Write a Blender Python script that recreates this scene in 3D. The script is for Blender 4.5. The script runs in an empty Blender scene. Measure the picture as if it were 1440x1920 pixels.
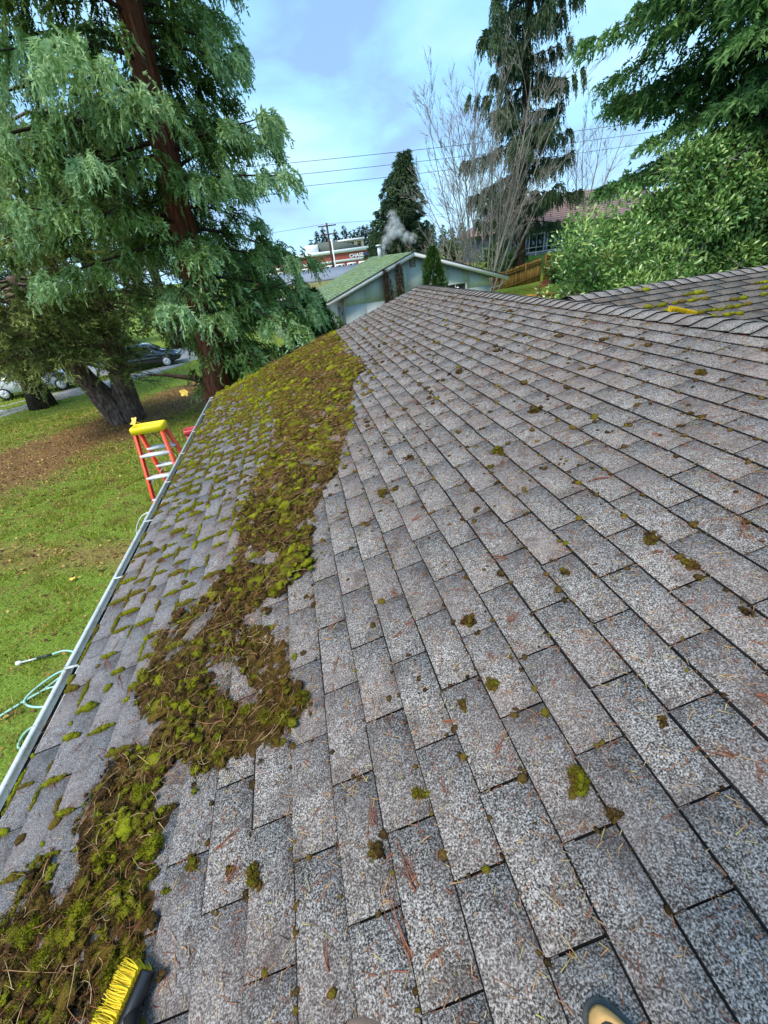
import bpy, math, random
import numpy as np
from mathutils import Matrix, Vector

R = math.radians
rng = np.random.default_rng(7)
random.seed(7)
scene = bpy.context.scene
COL = scene.collection

# ------------------------------------------------------------------ camera
CAMPOS = np.array([0.0, 0.0, 4.5])
F = 740.0                                     # focal length in pixels of the 1440 x 1920 photograph
CM = np.array([[0.96926454, -0.21231215, 0.12429721],     # rows: world X, Y, Z in camera axes (right, down, forward)
               [-0.21877353, -0.51271539, 0.83021748],
               [-0.11253617, -0.83189331, -0.54340513]])
cam_d = bpy.data.cameras.new('camera')
cam = bpy.data.objects.new('camera', cam_d)
COL.objects.link(cam)
cam_d.sensor_fit = 'VERTICAL'
cam_d.sensor_height = 36.0
cam_d.lens = F / 1920.0 * 36.0
cam_d.clip_start = 0.02
cam_d.clip_end = 3000.0
mw = Matrix.Identity(4)
for i in range(3):
    mw[i][0] = CM[i][0]
    mw[i][1] = -CM[i][1]
    mw[i][2] = -CM[i][2]
    mw[i][3] = CAMPOS[i]
cam.matrix_world = mw
scene.camera = cam

# ------------------------------------------------------------------ sky, sun, exposure
SUN_EL, SUN_AZ = R(58), R(235)                # azimuth clockwise from +Y
world = bpy.data.worlds.new('World')
scene.world = world
world.use_nodes = True
wt = world.node_tree
wt.nodes.clear()
def wn(t, **kw):
    n = wt.nodes.new(t)
    for k, v in kw.items():
        setattr(n, k, v)
    return n
sky = wn('ShaderNodeTexSky', sky_type='NISHITA', sun_disc=False)
sky.sun_elevation = SUN_EL
sky.sun_rotation = SUN_AZ
sky.air_density = 1.0
sky.dust_density = 0.6
sky.ozone_density = 1.5
tc = wn('ShaderNodeTexCoord')
mp = wn('ShaderNodeMapping')
mp.inputs['Scale'].default_value = (1.0, 1.0, 2.6)
wt.links.new(tc.outputs['Generated'], mp.inputs['Vector'])
cn = wn('ShaderNodeTexNoise')
cn.inputs['Scale'].default_value = 3.1
cn.inputs['Detail'].default_value = 5.0
cn.inputs['Roughness'].default_value = 0.5
cn.inputs['Distortion'].default_value = 0.25
wt.links.new(mp.outputs['Vector'], cn.inputs['Vector'])
cr = wn('ShaderNodeValToRGB')
cr.color_ramp.elements[0].position = 0.38
cr.color_ramp.elements[0].color = (0.130, 0.225, 0.38, 1)
cr.color_ramp.elements[1].position = 0.72
cr.color_ramp.elements[1].color = (0.28, 0.42, 0.52, 1)
e = cr.color_ramp.elements.new(0.50)
e.color = (0.165, 0.335, 0.53, 1)
wt.links.new(cn.outputs['Fac'], cr.inputs['Fac'])
b_cloud = wn('ShaderNodeBackground')
b_cloud.inputs['Strength'].default_value = 0.94
wt.links.new(cr.outputs['Color'], b_cloud.inputs['Color'])
b_sky = wn('ShaderNodeBackground')
b_sky.inputs['Strength'].default_value = 0.07
wt.links.new(sky.outputs['Color'], b_sky.inputs['Color'])
mx = wn('ShaderNodeMixShader')
mx.inputs['Fac'].default_value = 0.80
wt.links.new(b_sky.outputs['Background'], mx.inputs[1])
wt.links.new(b_cloud.outputs['Background'], mx.inputs[2])
wo = wn('ShaderNodeOutputWorld')
wt.links.new(mx.outputs['Shader'], wo.inputs['Surface'])

sun_d = bpy.data.lights.new('sun', 'SUN')
sun_d.energy = 1.5
sun_d.angle = R(25)
sun_d.color = (1.0, 0.90, 0.78)
sun = bpy.data.objects.new('sun', sun_d)
COL.objects.link(sun)
sdir = Vector((math.sin(SUN_AZ) * math.cos(SUN_EL), math.cos(SUN_AZ) * math.cos(SUN_EL), math.sin(SUN_EL)))
sun.rotation_euler = (-sdir).to_track_quat('-Z', 'Y').to_euler()
sun.location = (0, 0, 60)

vs = scene.view_settings
vs.view_transform = 'Standard'
vs.look = 'None'
vs.exposure = 1.62
vs.gamma = 1.0
vs.use_curve_mapping = False
scene.cycles.max_bounces = 6
scene.cycles.diffuse_bounces = 3
scene.cycles.transparent_max_bounces = 8
scene.cycles.use_denoising = True
scene.cycles.volume_bounces = 4

# ------------------------------------------------------------------ helpers
def ray(px, py):
    return CM @ np.array([(px - 720) / F, (py - 960) / F, 1.0])
def at(px, py, Y):
    """world point on a sight line where it reaches world depth Y"""
    d = ray(px, py)
    return CAMPOS + d * (Y / d[1])
def nrm(a):
    return a / np.maximum(np.linalg.norm(a, axis=-1, keepdims=True), 1e-9)

WM = {}
def reg(o, m=None):
    WM[o.name] = m if m is not None else Matrix.Identity(4)
def tag(o, label=None, cat=None, group=None, kind=None):
    if label: o['label'] = label
    if cat: o['category'] = cat
    if group: o['group'] = group
    if kind: o['kind'] = kind
    return o
def empty(name, loc, rz=0.0, label=None, cat=None, group=None):
    o = bpy.data.objects.new(name, None)
    COL.objects.link(o)
    o.location = tuple(float(v) for v in loc)
    o.rotation_euler = (0, 0, rz)
    o.empty_display_size = 0.2
    reg(o, Matrix.Translation(o.location) @ Matrix.Rotation(rz, 4, 'Z'))
    return tag(o, label, cat, group)
def link(name, me, parent=None, local=False):
    o = bpy.data.objects.new(name, me)
    COL.objects.link(o)
    if parent is not None:
        o.parent = parent
        if not local:
            o.matrix_parent_inverse = WM[parent.name].inverted()
    reg(o)
    return o
def copy_tree(o, parent=None):
    c = o.copy()
    COL.objects.link(c)
    c.parent = parent
    for ch in o.children:
        copy_tree(ch, c)
    return c

class MB:
    """collects polygons, then links them as ONE mesh object"""
    def __init__(s):
        s.V = []; s.n = 0; s.Fc = []; s.Rn = []; s.Mi = []
    def add(s, verts, faces, rnd=0.5, mi=0):
        verts = np.asarray(verts, float).reshape(-1, 3)
        faces = np.asarray(faces, int)
        s.V.append(verts)
        s.Fc.append(faces + s.n)
        s.Mi.append(np.full(len(faces), mi) if np.isscalar(mi) else np.asarray(mi))
        s.Rn.append(np.full(len(verts), float(rnd)) if np.isscalar(rnd) else np.asarray(rnd, float))
        s.n += len(verts)
        return s
    def box(s, c, size, rnd=0.5, rot=None, mi=0):
        x, y, z = [v / 2 for v in size]
        v = np.array([[-x,-y,-z],[x,-y,-z],[x,y,-z],[-x,y,-z],[-x,-y,z],[x,-y,z],[x,y,z],[-x,y,z]])
        if rot is not None:
            v = v @ np.asarray(rot).T
        return s.add(v + np.asarray(c), BOXF, rnd, mi)
    def hexa(s, v, rnd=0.5, mi=0):
        return s.add(v, BOXF, rnd, mi)
    def tube(s, pts, rad, sides=6, rnd=0.5, cap=True, mi=0):
        pts = np.asarray(pts, float)
        k = len(pts)
        rad = np.full(k, rad) if np.isscalar(rad) else np.asarray(rad, float)
        t = np.gradient(pts, axis=0)
        t = nrm(t)
        ref = np.array([0, 0, 1.0]) if abs(t[0][2]) < 0.85 else np.array([1.0, 0, 0])
        a = nrm(np.cross(t, ref)); b = np.cross(t, a)
        th = np.linspace(0, 2 * math.pi, sides, endpoint=False)
        v = pts[:, None] + rad[:, None, None] * (np.cos(th)[None, :, None] * a[:, None] + np.sin(th)[None, :, None] * b[:, None])
        v = v.reshape(-1, 3)
        i = np.arange(k - 1)[:, None] * sides; j = np.arange(sides)[None]; j2 = (j + 1) % sides
        f = np.stack([i + j, i + j2, i + sides + j2, i + sides + j], -1).reshape(-1, 4)
        s.add(v, f, rnd, mi)
        if cap and sides >= 3:
            base = s.n - len(v)
            for st, rev in ((0, True), ((k - 1) * sides, False)):
                idx = list(range(base + st, base + st + sides))
                if rev: idx = idx[::-1]
                for q in range(1, sides - 1):
                    s.Fc.append(np.array([[idx[0], idx[q], idx[q + 1]]])); s.Mi.append(np.array([mi]))
        return s
    def prism(s, prof, y0, y1, rnd=0.5, mi=0, axis=1):
        """closed (a, z) outline swept along an axis"""
        prof = np.asarray(prof, float); k = len(prof)
        def mk(q):
            o = np.zeros((k, 3))
            o[:, axis] = q
            o[:, 1 - axis] = prof[:, 0]; o[:, 2] = prof[:, 1]
            return o
        v = np.vstack([mk(y0), mk(y1)])
        j = np.arange(k); j2 = (j + 1) % k
        s.add(v, np.stack([j, j2, k + j2, k + j], -1), rnd, mi)
        base = s.n - 2 * k
        s.Fc.append(np.array([list(range(base, base + k))][0:1])[:, ::-1]); s.Mi.append(np.array([mi]))
        s.Fc.append(np.array([list(range(base + k, base + 2 * k))])); s.Mi.append(np.array([mi]))
        return s
    def mesh(s, name, smooth=False):
        me = bpy.data.meshes.new(name)
        V = np.vstack(s.V)
        me.vertices.add(len(V)); me.vertices.foreach_set('co', V.ravel())
        tot = np.concatenate([np.full(len(f), f.shape[1]) for f in s.Fc])
        idx = np.concatenate([f.ravel() for f in s.Fc])
        st = np.concatenate([[0], np.cumsum(tot)[:-1]])
        me.loops.add(len(idx)); me.loops.foreach_set('vertex_index', idx.astype(np.int32))
        me.polygons.add(len(tot))
        me.polygons.foreach_set('loop_start', st.astype(np.int32))
        me.polygons.foreach_set('loop_total', tot.astype(np.int32))
        me.polygons.foreach_set('material_index', np.concatenate(s.Mi).astype(np.int32))
        if smooth:
            me.polygons.foreach_set('use_smooth', np.ones(len(tot), bool))
        at_ = me.attributes.new('rnd', 'FLOAT', 'POINT')
        at_.data.foreach_set('value', np.concatenate(s.Rn).astype(np.float32))
        me.update(calc_edges=True)
        me.validate()
        return me
    def build(s, name, mats, parent=None, smooth=False, local=False):
        me = s.mesh(name, smooth)
        for m in (mats if isinstance(mats, (list, tuple)) else [mats]):
            me.materials.append(m)
        return link(name, me, parent, local)
BOXF = np.array([[0,3,2,1],[4,5,6,7],[0,1,5,4],[1,2,6,5],[2,3,7,6],[3,0,4,7]])

# ------------------------------------------------------------------ materials
class NT:
    def __init__(s, name):
        s.m = bpy.data.materials.new(name); s.m.use_nodes = True
        s.t = s.m.node_tree; s.t.nodes.clear()
        s.out = s.n('ShaderNodeOutputMaterial')
    def n(s, t, **kw):
        o = s.t.nodes.new(t)
        for k, v in kw.items():
            if k in o.inputs.keys() if hasattr(o.inputs, 'keys') else False:
                o.inputs[k].default_value = v
            else:
                setattr(o, k, v)
        return o
    def l(s, a, b): s.t.links.new(a, b)
    def coord(s, scale=(1, 1, 1), kind='Object'):
        c = s.n('ShaderNodeTexCoord'); m = s.n('ShaderNodeMapping')
        m.inputs['Scale'].default_value = scale
        s.l(c.outputs[kind], m.inputs['Vector'])
        return m.outputs['Vector']
    def noise(s, scale, detail=3.0, rough=0.55, co=None, dist=0.0):
        o = s.n('ShaderNodeTexNoise')
        o.inputs['Scale'].default_value = scale; o.inputs['Detail'].default_value = detail
        o.inputs['Roughness'].default_value = rough; o.inputs['Distortion'].default_value = dist
        s.l(co if co is not None else s.coord(), o.inputs['Vector'])
        return o.outputs['Fac']
    def attr(s, name='rnd'):
        o = s.n('ShaderNodeAttribute', attribute_name=name)
        return o.outputs['Fac']
    def ramp(s, fac, stops, interp='LINEAR'):
        o = s.n('ShaderNodeValToRGB')
        o.color_ramp.interpolation = interp
        el = o.color_ramp.elements
        while len(el) < len(stops): el.new(0.5)
        for q, (p, c) in zip(el, stops):
            q.position = p
            q.color = (*c, 1) if len(c) == 3 else c
        s.l(fac, o.inputs['Fac'])
        return o.outputs['Color']
    def mixc(s, fac, a, b, mode='MIX'):
        o = s.n('ShaderNodeMix', data_type='RGBA', blend_type=mode)
        for sock, v in ((o.inputs[0], fac), (o.inputs[6], a), (o.inputs[7], b)):
            if isinstance(v, (int, float)): sock.default_value = v
            elif isinstance(v, tuple): sock.default_value = (*v, 1)
            else: s.l(v, sock)
        return o.outputs[2]
    def math(s, op, a, b=0.5):
        o = s.n('ShaderNodeMath', operation=op)
        for sock, v in ((o.inputs[0], a), (o.inputs[1], b)):
            if isinstance(v, (int, float)): sock.default_value = v
            else: s.l(v, sock)
        return o.outputs[0]
    def mrange(s, v, a, b, c=0.0, d=1.0):
        o = s.n('ShaderNodeMapRange')
        s.l(v, o.inputs[0])
        for i, q in enumerate((a, b, c, d)): o.inputs[i + 1].default_value = q
        return o.outputs[0]
    def sep(s, co):
        o = s.n('ShaderNodeSeparateXYZ'); s.l(co, o.inputs[0]); return o.outputs
    def bump(s, h, strength=0.5, dist=0.01):
        o = s.n('ShaderNodeBump')
        o.inputs['Strength'].default_value = strength; o.inputs['Distance'].default_value = dist
        s.l(h, o.inputs['Height'])
        return o.outputs['Normal']
    def done(s, col, rough=0.7, spec=0.3, bump=None, metal=0.0, trans=None, coat=0.0):
        p = s.n('ShaderNodeBsdfPrincipled')
        if isinstance(col, tuple): p.inputs['Base Color'].default_value = (*col, 1)
        else: s.l(col, p.inputs['Base Color'])
        if isinstance(rough, (int, float)): p.inputs['Roughness'].default_value = rough
        else: s.l(rough, p.inputs['Roughness'])
        p.inputs['Specular IOR Level'].default_value = spec
        p.inputs['Metallic'].default_value = metal
        if coat: p.inputs['Coat Weight'].default_value = coat
        if bump is not None: s.l(bump, p.inputs['Normal'])
        sh = p.outputs[0]
        if trans:
            t = s.n('ShaderNodeBsdfTranslucent')
            if isinstance(col, tuple): t.inputs[0].default_value = (*col, 1)
            else: s.l(col, t.inputs[0])
            mxs = s.n('ShaderNodeMixShader'); mxs.inputs[0].default_value = trans
            s.l(sh, mxs.inputs[1]); s.l(t.outputs[0], mxs.inputs[2])
            sh = mxs.outputs[0]
        s.l(sh, s.out.inputs['Surface'])
        return s.m

def plain(name, col, rough=0.6, spec=0.4, var=0.15, scale=12.0, bump=0.0, metal=0.0, coat=0.0):
    t = NT(name)
    n = t.noise(scale, 4)
    c = t.ramp(n, [(0.3, tuple(v * (1 - var) for v in col)), (0.7, tuple(min(1, v * (1 + var)) for v in col))])
    b = t.bump(t.noise(scale * 3, 3), bump, 0.01) if bump else None
    return t.done(c, rough, spec, b, metal, coat=coat)

def shingle_mat(name, base=(1, 1, 1), moss=False):
    t = NT(name)
    co = t.coord()
    g = t.noise(215, 2.0, 0.65, co, 0.2)
    g2 = t.noise(58, 4, 0.75, co, .4)
    gg = t.math('ADD', t.math('MULTIPLY', g, 0.74), t.math('MULTIPLY', g2, 0.26))
    xyz = t.sep(co)
    # swept part of the roof: worn, high-contrast granules; the strip by the gutter keeps its even blue-grey surface
    rough_c = t.ramp(gg, [(0.39, (0.020, 0.019, 0.018)), (0.47, (0.112, 0.108, 0.105)), (0.53, (0.24, 0.237, 0.235)), (0.63, (0.49, 0.495, 0.50))])
    even_c = t.ramp(gg, [(0.38, (0.06, 0.063, 0.072)), (0.50, (0.17, 0.175, 0.19)), (0.62, (0.33, 0.34, 0.36))])
    edge = t.math('ADD', xyz[0], t.math('MULTIPLY', t.noise(1.6, 3, 0.5, co), 0.5))
    c = t.mixc(t.mrange(edge, -0.75, -0.30), even_c, rough_c)
    # brownish stains left by the scraped moss
    st = t.mrange(t.noise(2.3, 5, 0.62, co), 0.44, 0.64, 0, 0.62)
    c = t.mixc(st, c, t.mixc(0.75, c, (0.19, 0.155, 0.148), 'MIX'))
    strk = t.mrange(t.noise(7, 5, 0.7, t.coord((.35, 1.6, .35))), 0.55, 0.72, 0, 0.6)
    c = t.mixc(strk, c, t.mixc(0.65, c, (0.055, 0.045, 0.04)))
    st2 = t.mrange(t.noise(9, 4, 0.6, co), 0.54, 0.68, 0, 0.75)
    c = t.mixc(st2, c, t.mixc(0.7, c, (0.065, 0.05, 0.045)))
    r = t.attr()
    c = t.mixc(1.0, c, t.ramp(r, [(0.0, (0.90, 0.90, 0.90)), (0.5, (1, 1, 1)), (1.0, (1.09, 1.08, 1.07))]), 'MULTIPLY')
    c = t.mixc(1.0, c, tuple(q * k for q, k in zip(base, (1.06, 1.0, .94))), 'MULTIPLY')
    b = t.bump(gg, 0.9, 0.006)
    return t.done(c, 0.9, 0.15, b)

M = {}
M['shingle'] = shingle_mat('shingle_granules')
M['cap'] = shingle_mat('cap_granules', (1.12, 1.12, 1.12))
M['asphalt'] = plain('asphalt_edge', (0.014, 0.013, 0.013), 0.9, 0.1)
M['felt'] = plain('roof_felt', (0.012, 0.011, 0.011), 0.95, 0.1)
def moss_mat():
    t = NT('moss')
    co = t.coord()
    n = t.noise(130, 3, 0.7, co)
    big = t.noise(2.2, 3, 0.6, co)
    r = t.attr()
    k = t.math('ADD', t.math('MULTIPLY', r, 0.80), t.math('MULTIPLY', t.math('SUBTRACT', n, 0.5), 0.55))
    c = t.ramp(k, [(0.0, (0.022, 0.015, 0.010)), (0.20, (0.10, 0.062, 0.026)), (0.38, (0.19, 0.125, 0.026)), (0.56, (0.155, 0.165, 0.012)), (0.78, (0.29, 0.31, 0.016)), (1.0, (0.50, 0.44, 0.03))])
    c = t.mixc(t.mrange(big, 0.45, 0.68, 0, 0.5), c, t.mixc(0.6, c, (0.19, 0.11, 0.02)))
    b = t.bump(n, 1.0, 0.02)
    return t.done(c, 1.0, 0.05, b)
M['moss'] = moss_mat()
def litter_mat():
    t = NT('needle_litter')
    r = t.attr()
    c = t.ramp(r, [(0.0, (0.05, 0.028, 0.018)), (0.25, (0.15, 0.065, 0.03)), (0.45, (0.30, 0.10, 0.055)), (0.62, (0.42, 0.24, 0.11)), (0.82, (0.52, 0.38, 0.18)), (1.0, (0.42, 0.44, 0.08))])
    return t.done(c, 0.75, 0.2)
M['litter'] = litter_mat()
t = NT('white_gutter_metal')
co = t.coord(); gn = t.noise(6, 5, .7, co); gf = t.noise(60, 3, .6, co)
c_ = t.mixc(t.mrange(gn, .48, .68, 0, .75), (0.56, 0.60, 0.59), (0.33, 0.35, 0.29))
c_ = t.mixc(t.mrange(gf, .60, .70, 0, .8), c_, (0.16, 0.15, 0.10))
M['white_metal'] = t.done(c_, .4, .5)
M['alu'] = plain('aluminium', (0.72, 0.75, 0.78), 0.38, 0.5, 0.06, 20, metal=0.25)
M['orange'] = plain('orange_fibreglass', (0.80, 0.075, 0.022), 0.4, 0.5, 0.10, 9)
M['red_plastic'] = plain('red_plastic', (0.55, 0.05, 0.06), 0.4, 0.5, 0.10, 9)
M['yellow'] = plain('yellow_plastic', (0.86, 0.66, 0.01), 0.45, 0.45, 0.08, 9)
M['black'] = plain('black_plastic', (0.018, 0.018, 0.02), 0.4, 0.5)
M['white'] = plain('white_paint', (0.80, 0.81, 0.80), 0.5, 0.4, 0.06, 3)
M['dark'] = plain('dark_interior', (0.015, 0.016, 0.018), 0.8, 0.2)
def glass_mat():
    t = NT('window_glass')
    return t.done((0.02, 0.026, 0.032), 0.06, 0.8)
M['glass'] = glass_mat()

# ------------------------------------------------------------------ terrain
def sst(x, a, b):
    t = np.clip((np.asarray(x, float) - a) / (b - a), 0, 1)
    return t * t * (3 - 2 * t)
def gz(x, y):
    """ground height: flat yard, a bank that rises behind the neighbour's fence"""
    h = 1.45 * sst(x, 10.5, 14.5) * sst(y, 23, 30) + 1.5 * sst(x, 15, 21) * sst(y, 31.5, 36)
    return h + 0.05 * np.sin(np.asarray(x) * 0.6 + 1) * np.sin(np.asarray(y) * 0.45)
def ground_mat():
    t = NT('lawn_ground')
    co = t.coord()
    xyz = t.sep(co)
    n = t.noise(0.55, 5, 0.6, co); f = t.noise(28, 4, 0.7, co)
    c = t.ramp(f, [(0.3, (0.06, 0.085, 0.015)), (0.5, (0.16, 0.25, 0.034)), (0.7, (0.30, 0.40, 0.07))])
    brown = t.ramp(f, [(0.3, (0.08, 0.044, 0.022)), (0.5, (0.20, 0.115, 0.05)), (0.72, (0.40, 0.26, 0.12))])
    # bare, litter-strewn earth round the trees
    sd = t.math('ADD', t.math('MULTIPLY', t.math('ADD', xyz[0], 7.9), -.774), t.math('MULTIPLY', t.math('SUBTRACT', xyz[1], 17.0), .633))
    near = t.math('ADD', t.math('ABSOLUTE', sd), t.math('MULTIPLY', t.math('SUBTRACT', n, 0.5), 4.0))
    c = t.mixc(t.mrange(near, 1.7, 3.3, 1.0, 0.0), c, brown)
    c = t.mixc(t.mrange(t.noise(1.6, 5, 0.7, co), 0.52, 0.64, 0, 0.75), c, brown)
    # worn track
    tr = t.math('ABSOLUTE', t.math('SUBTRACT', t.math('ADD', xyz[1], t.math('MULTIPLY', xyz[0], 0.35)), t.math('ADD', 5.4, t.math('MULTIPLY', n, 1.0))))
    c = t.mixc(t.mrange(tr, 0.15, 0.7, 0.7, 0.0), c, t.mixc(0.5, brown, (0.30, 0.17, 0.08)))
    return t.done(c, 0.95, 0.1, t.bump(f, 0.8, 0.05))
M['ground'] = ground_mat()
def make_ground():
    xs = np.unique(np.concatenate([np.linspace(-40, 45, 86), np.array([-1500, -700, -300, -140, -70, 80, 150, 300, 700, 1500])]))
    ys = np.unique(np.concatenate([np.linspace(-20, 60, 81), np.array([-600, -200, -60, 80, 110, 160, 300, 700, 1800])]))
    X, Y = np.meshgrid(xs, ys)
    Z = gz(X, Y)
    v = np.stack([X, Y, Z], -1).reshape(-1, 3)
    nx = len(xs)
    i = np.arange(len(ys) - 1)[:, None] * nx + np.arange(nx - 1)[None]
    f = np.stack([i, i + 1, i + nx + 1, i + nx], -1).reshape(-1, 4)
    m = MB(); m.add(v, f)
    return tag(m.build('ground', M['ground'], smooth=True), 'green lawn with brown leaf litter and bare earth round the house', kind='structure')
make_ground()

# driveway and street in front of the parked cars
M['paving'] = plain('pale_concrete', (0.36, 0.36, 0.36), 0.9, 0.2, 0.2, 2.0, 0.2)
def sheet(name, pts, dz, m, label):
    """flat paved sheet with a rim that goes into the ground"""
    pts = np.asarray(pts, float); k = len(pts)
    z = gz(pts[:, 0], pts[:, 1]) + dz
    top = np.column_stack([pts, z]); bot = top - np.array([0, 0, 0.25])
    b = MB(); b.add(np.vstack([top, bot]), np.stack([np.arange(k), k + np.arange(k), k + (np.arange(k) + 1) % k, (np.arange(k) + 1) % k], -1))
    b.Fc.append(np.arange(k)[None]); b.Mi.append(np.array([0]))
    return tag(b.build(name, m), label, kind='structure')
sheet('road', [(-60, 27.0), (-4.2, 30.2), (-4.2, 36.5), (-60, 34)], 0.07, M['paving'], 'pale concrete street where the cars are parked')
sheet('path', [(-16.5, 20.6), (-8.3, 27.9), (-7.0, 29.3), (-8.8, 29.0), (-20, 22.8)], 0.06, M['paving'], 'pale concrete footpath behind the dark leaning tree')

# ------------------------------------------------------------------ the house under the camera
PHI = R(14.04)
UW = np.array([math.cos(PHI), 0, math.sin(PHI)])
NW = np.array([-math.sin(PHI), 0, math.cos(PHI)])
DPL = 1.35
def rp(u, y, off=0.0):
    """point on the big roof slope: u metres up the slope, y along the eave, off above it"""
    u = np.asarray(u, float)[..., None]; y = np.asarray(y, float)[..., None]; off = np.asarray(off, float)[..., None]
    return CAMPOS + u * UW + y * np.array([0, 1.0, 0]) + (off - DPL) * NW
U_EAVE, U_RIDGE, Y_NEAR = -2.0, 2.68, -4.2
def y_far(u):
    return 7.78 + 0.385 * (np.asarray(u) + 2.12)
EXPO, TAB = 0.1475, 0.3335
RX = float(rp(U_RIDGE, 0)[0]); RZ = float(rp(U_RIDGE, 0)[2])
house = empty('house', (RX, 2.5, 0), 0, 'low house with grey shingle roof, half cleared of moss, in the foreground', 'house')

# deck (the part that carries the shingles)
deck = MB()
def quad_slab(m, a, b, c, d, th=0.06, nv=None):
    a, b, c, d = [np.asarray(q, float) for q in (a, b, c, d)]
    nv = np.array([0, 0, -1.0]) * th
    m.hexa([a + nv, b + nv, c + nv, d + nv, a, b, c, d])
o_ = -0.006
quad_slab(deck, rp(U_EAVE, Y_NEAR, o_), rp(U_RIDGE, Y_NEAR, o_), rp(U_RIDGE, y_far(U_RIDGE) - .02, o_), rp(U_EAVE, y_far(U_EAVE) - .02, o_))
def bp(u, y, off=0.0):
    """point on the back slope, u metres down from the ridge"""
    return np.array([RX + u * math.cos(PHI) + off * math.sin(PHI), y, RZ - u * math.sin(PHI) + off * math.cos(PHI)])
quad_slab(deck, bp(0, Y_NEAR, o_), bp(4.8, Y_NEAR, o_), bp(4.8, 7.78, o_), bp(0, float(y_far(U_RIDGE)) - .02, o_))
WY = 4.48                                       # ridge line of the wing that runs away to the right
def wp(u, x, off=0.0, side=-1):
    """point on the wing roof, u metres down from its ridge"""
    return np.array([x, WY + side * (u * math.cos(PHI) + off * math.sin(PHI)), RZ + 0.012 - u * math.sin(PHI) + off * math.cos(PHI)])
quad_slab(deck, wp(4.4, RX, o_), wp(4.4, 17, o_), wp(0, 17, o_), wp(0, RX, o_))
quad_slab(deck, wp(0, RX, o_, 1), wp(0, 17, o_, 1), wp(4.4, 17, o_, 1), wp(4.4, RX, o_, 1))
roof = deck.build('roof', M['felt'], house)

def tab_verts(fn, u0, a0, a1, du, lift, r2):
    """one shingle tab: a thin wedge, butt end proud of the course below"""
    j = lambda s_: r2.normal(0, s_)
    e0, e1 = u0 + j(.0025), u0 + j(.0025)
    l0, l1 = lift + abs(j(.0012)), lift + abs(j(.0012))
    bv = .0050 + abs(j(.0030))
    return np.array([fn(e0 - bv, a0 - .001, .0005), fn(e1 - bv, a1 + .001, .0005), fn(u0 + du, a1, -.005), fn(u0 + du, a0, -.005),
                     fn(e0, a0, l0), fn(e1, a1, l1), fn(u0 + du, a1, .001), fn(u0 + du, a0, .001)])
TABMI = np.array([1, 0, 1, 1, 1, 1])
SLOTS = []                                     # (u, y) of the slot at the end of each tab, for the moss
cand = []
r2 = np.random.default_rng(3)
nC = int((U_RIDGE - U_EAVE) / EXPO) + 1
k0 = math.ceil((0.06 - U_EAVE) / EXPO)
for k in range(-k0, nC - k0 + 1):
    u0 = 0.06 + k * EXPO
    if u0 < U_EAVE - .05:
        u0 = U_EAVE
    if u0 > U_RIDGE - .06: continue
    ph = (0.47 if k % 2 else 0.30) + r2.normal(0, .012)
    q = math.floor((Y_NEAR - ph) / TAB)
    while True:
        a0 = ph + q * TAB; a1 = a0 + TAB
        q += 1
        lim = float(y_far(u0 + EXPO / 2))
        if a0 > lim - .05: break
        if a1 < Y_NEAR + .05: continue
        gap = .0019 + abs(r2.normal(0, .0013))
        b0, b1 = max(a0 + gap, Y_NEAR), min(a1 - gap + r2.normal(0, .001), lim)
        SLOTS.append((u0, a0))
        fn = lambda u, y, o: rp(u, y, o)
        v = tab_verts(fn, u0, b0, b1, min(EXPO + .03, U_RIDGE - u0), 0.0085, r2)
        c = v.mean(0)
        pc = CM.T @ (c - CAMPOS)
        vis = pc[2] > 0.2 and -60 < 720 + F * pc[0] / pc[2] < 1500 and 960 + F * pc[1] / pc[2] < 2050
        cand.append((0 if vis else 1, np.linalg.norm(c - CAMPOS), v))
cand.sort(key=lambda q: (q[0], q[1]))
rest = MB()
for i, (vi, d, v) in enumerate(cand):
    if i < 300:
        m = MB(); m.add(v, BOXF, r2.random(), TABMI)
        m.build('shingle', [M['shingle'], M['asphalt']], roof)
    else:
        rest.add(v, BOXF, r2.random(), TABMI)
# back slope and wing shingles
WSLOT = []
for k in range(32):
    u1 = 4.8 - k * EXPO
    if u1 < .12: break
    for q in range(-12, 30):
        a0 = (q + (.5 if k % 2 else 0)) * TAB
        if a0 < Y_NEAR or a0 + TAB > y_far(U_RIDGE) - .3: continue
        fn = lambda u, y, o: bp(u1 - (u - 0), y, o)
        v = tab_verts(fn, 0.0, a0 + .005, a0 + TAB - .005, min(EXPO + .03, u1), 0.0075, r2)[[1, 0, 3, 2, 5, 4, 7, 6]]
        rest.add(v, BOXF, r2.random(), TABMI)
wing_m = MB()
for k in range(30):
    u1 = 4.4 - k * EXPO
    if u1 < .12: break
    for q in range(0, 42):
        a0 = 2.9 + (q + (.5 if k % 2 else 0)) * TAB + r2.normal(0, .01)
        if a0 + TAB > 17: continue
        fn = lambda u, x, o: wp(u1 - u, x, o)
        v = tab_verts(fn, 0.0, a0 + .005, a0 + TAB - .005, min(EXPO + .03, u1), 0.010, r2)
        wing_m.add(v, BOXF, r2.random(), TABMI)
        WSLOT.append((u1, a0))
tag(rest.build('shingle', [M['shingle'], M['asphalt']], roof), kind='stuff')
tag(wing_m.build('shingle', [shingle_mat('wing_granules', (.66, .64, .58)), M['asphalt']], roof), 'dull mossy shingles of the wing roof', kind='stuff')

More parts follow.
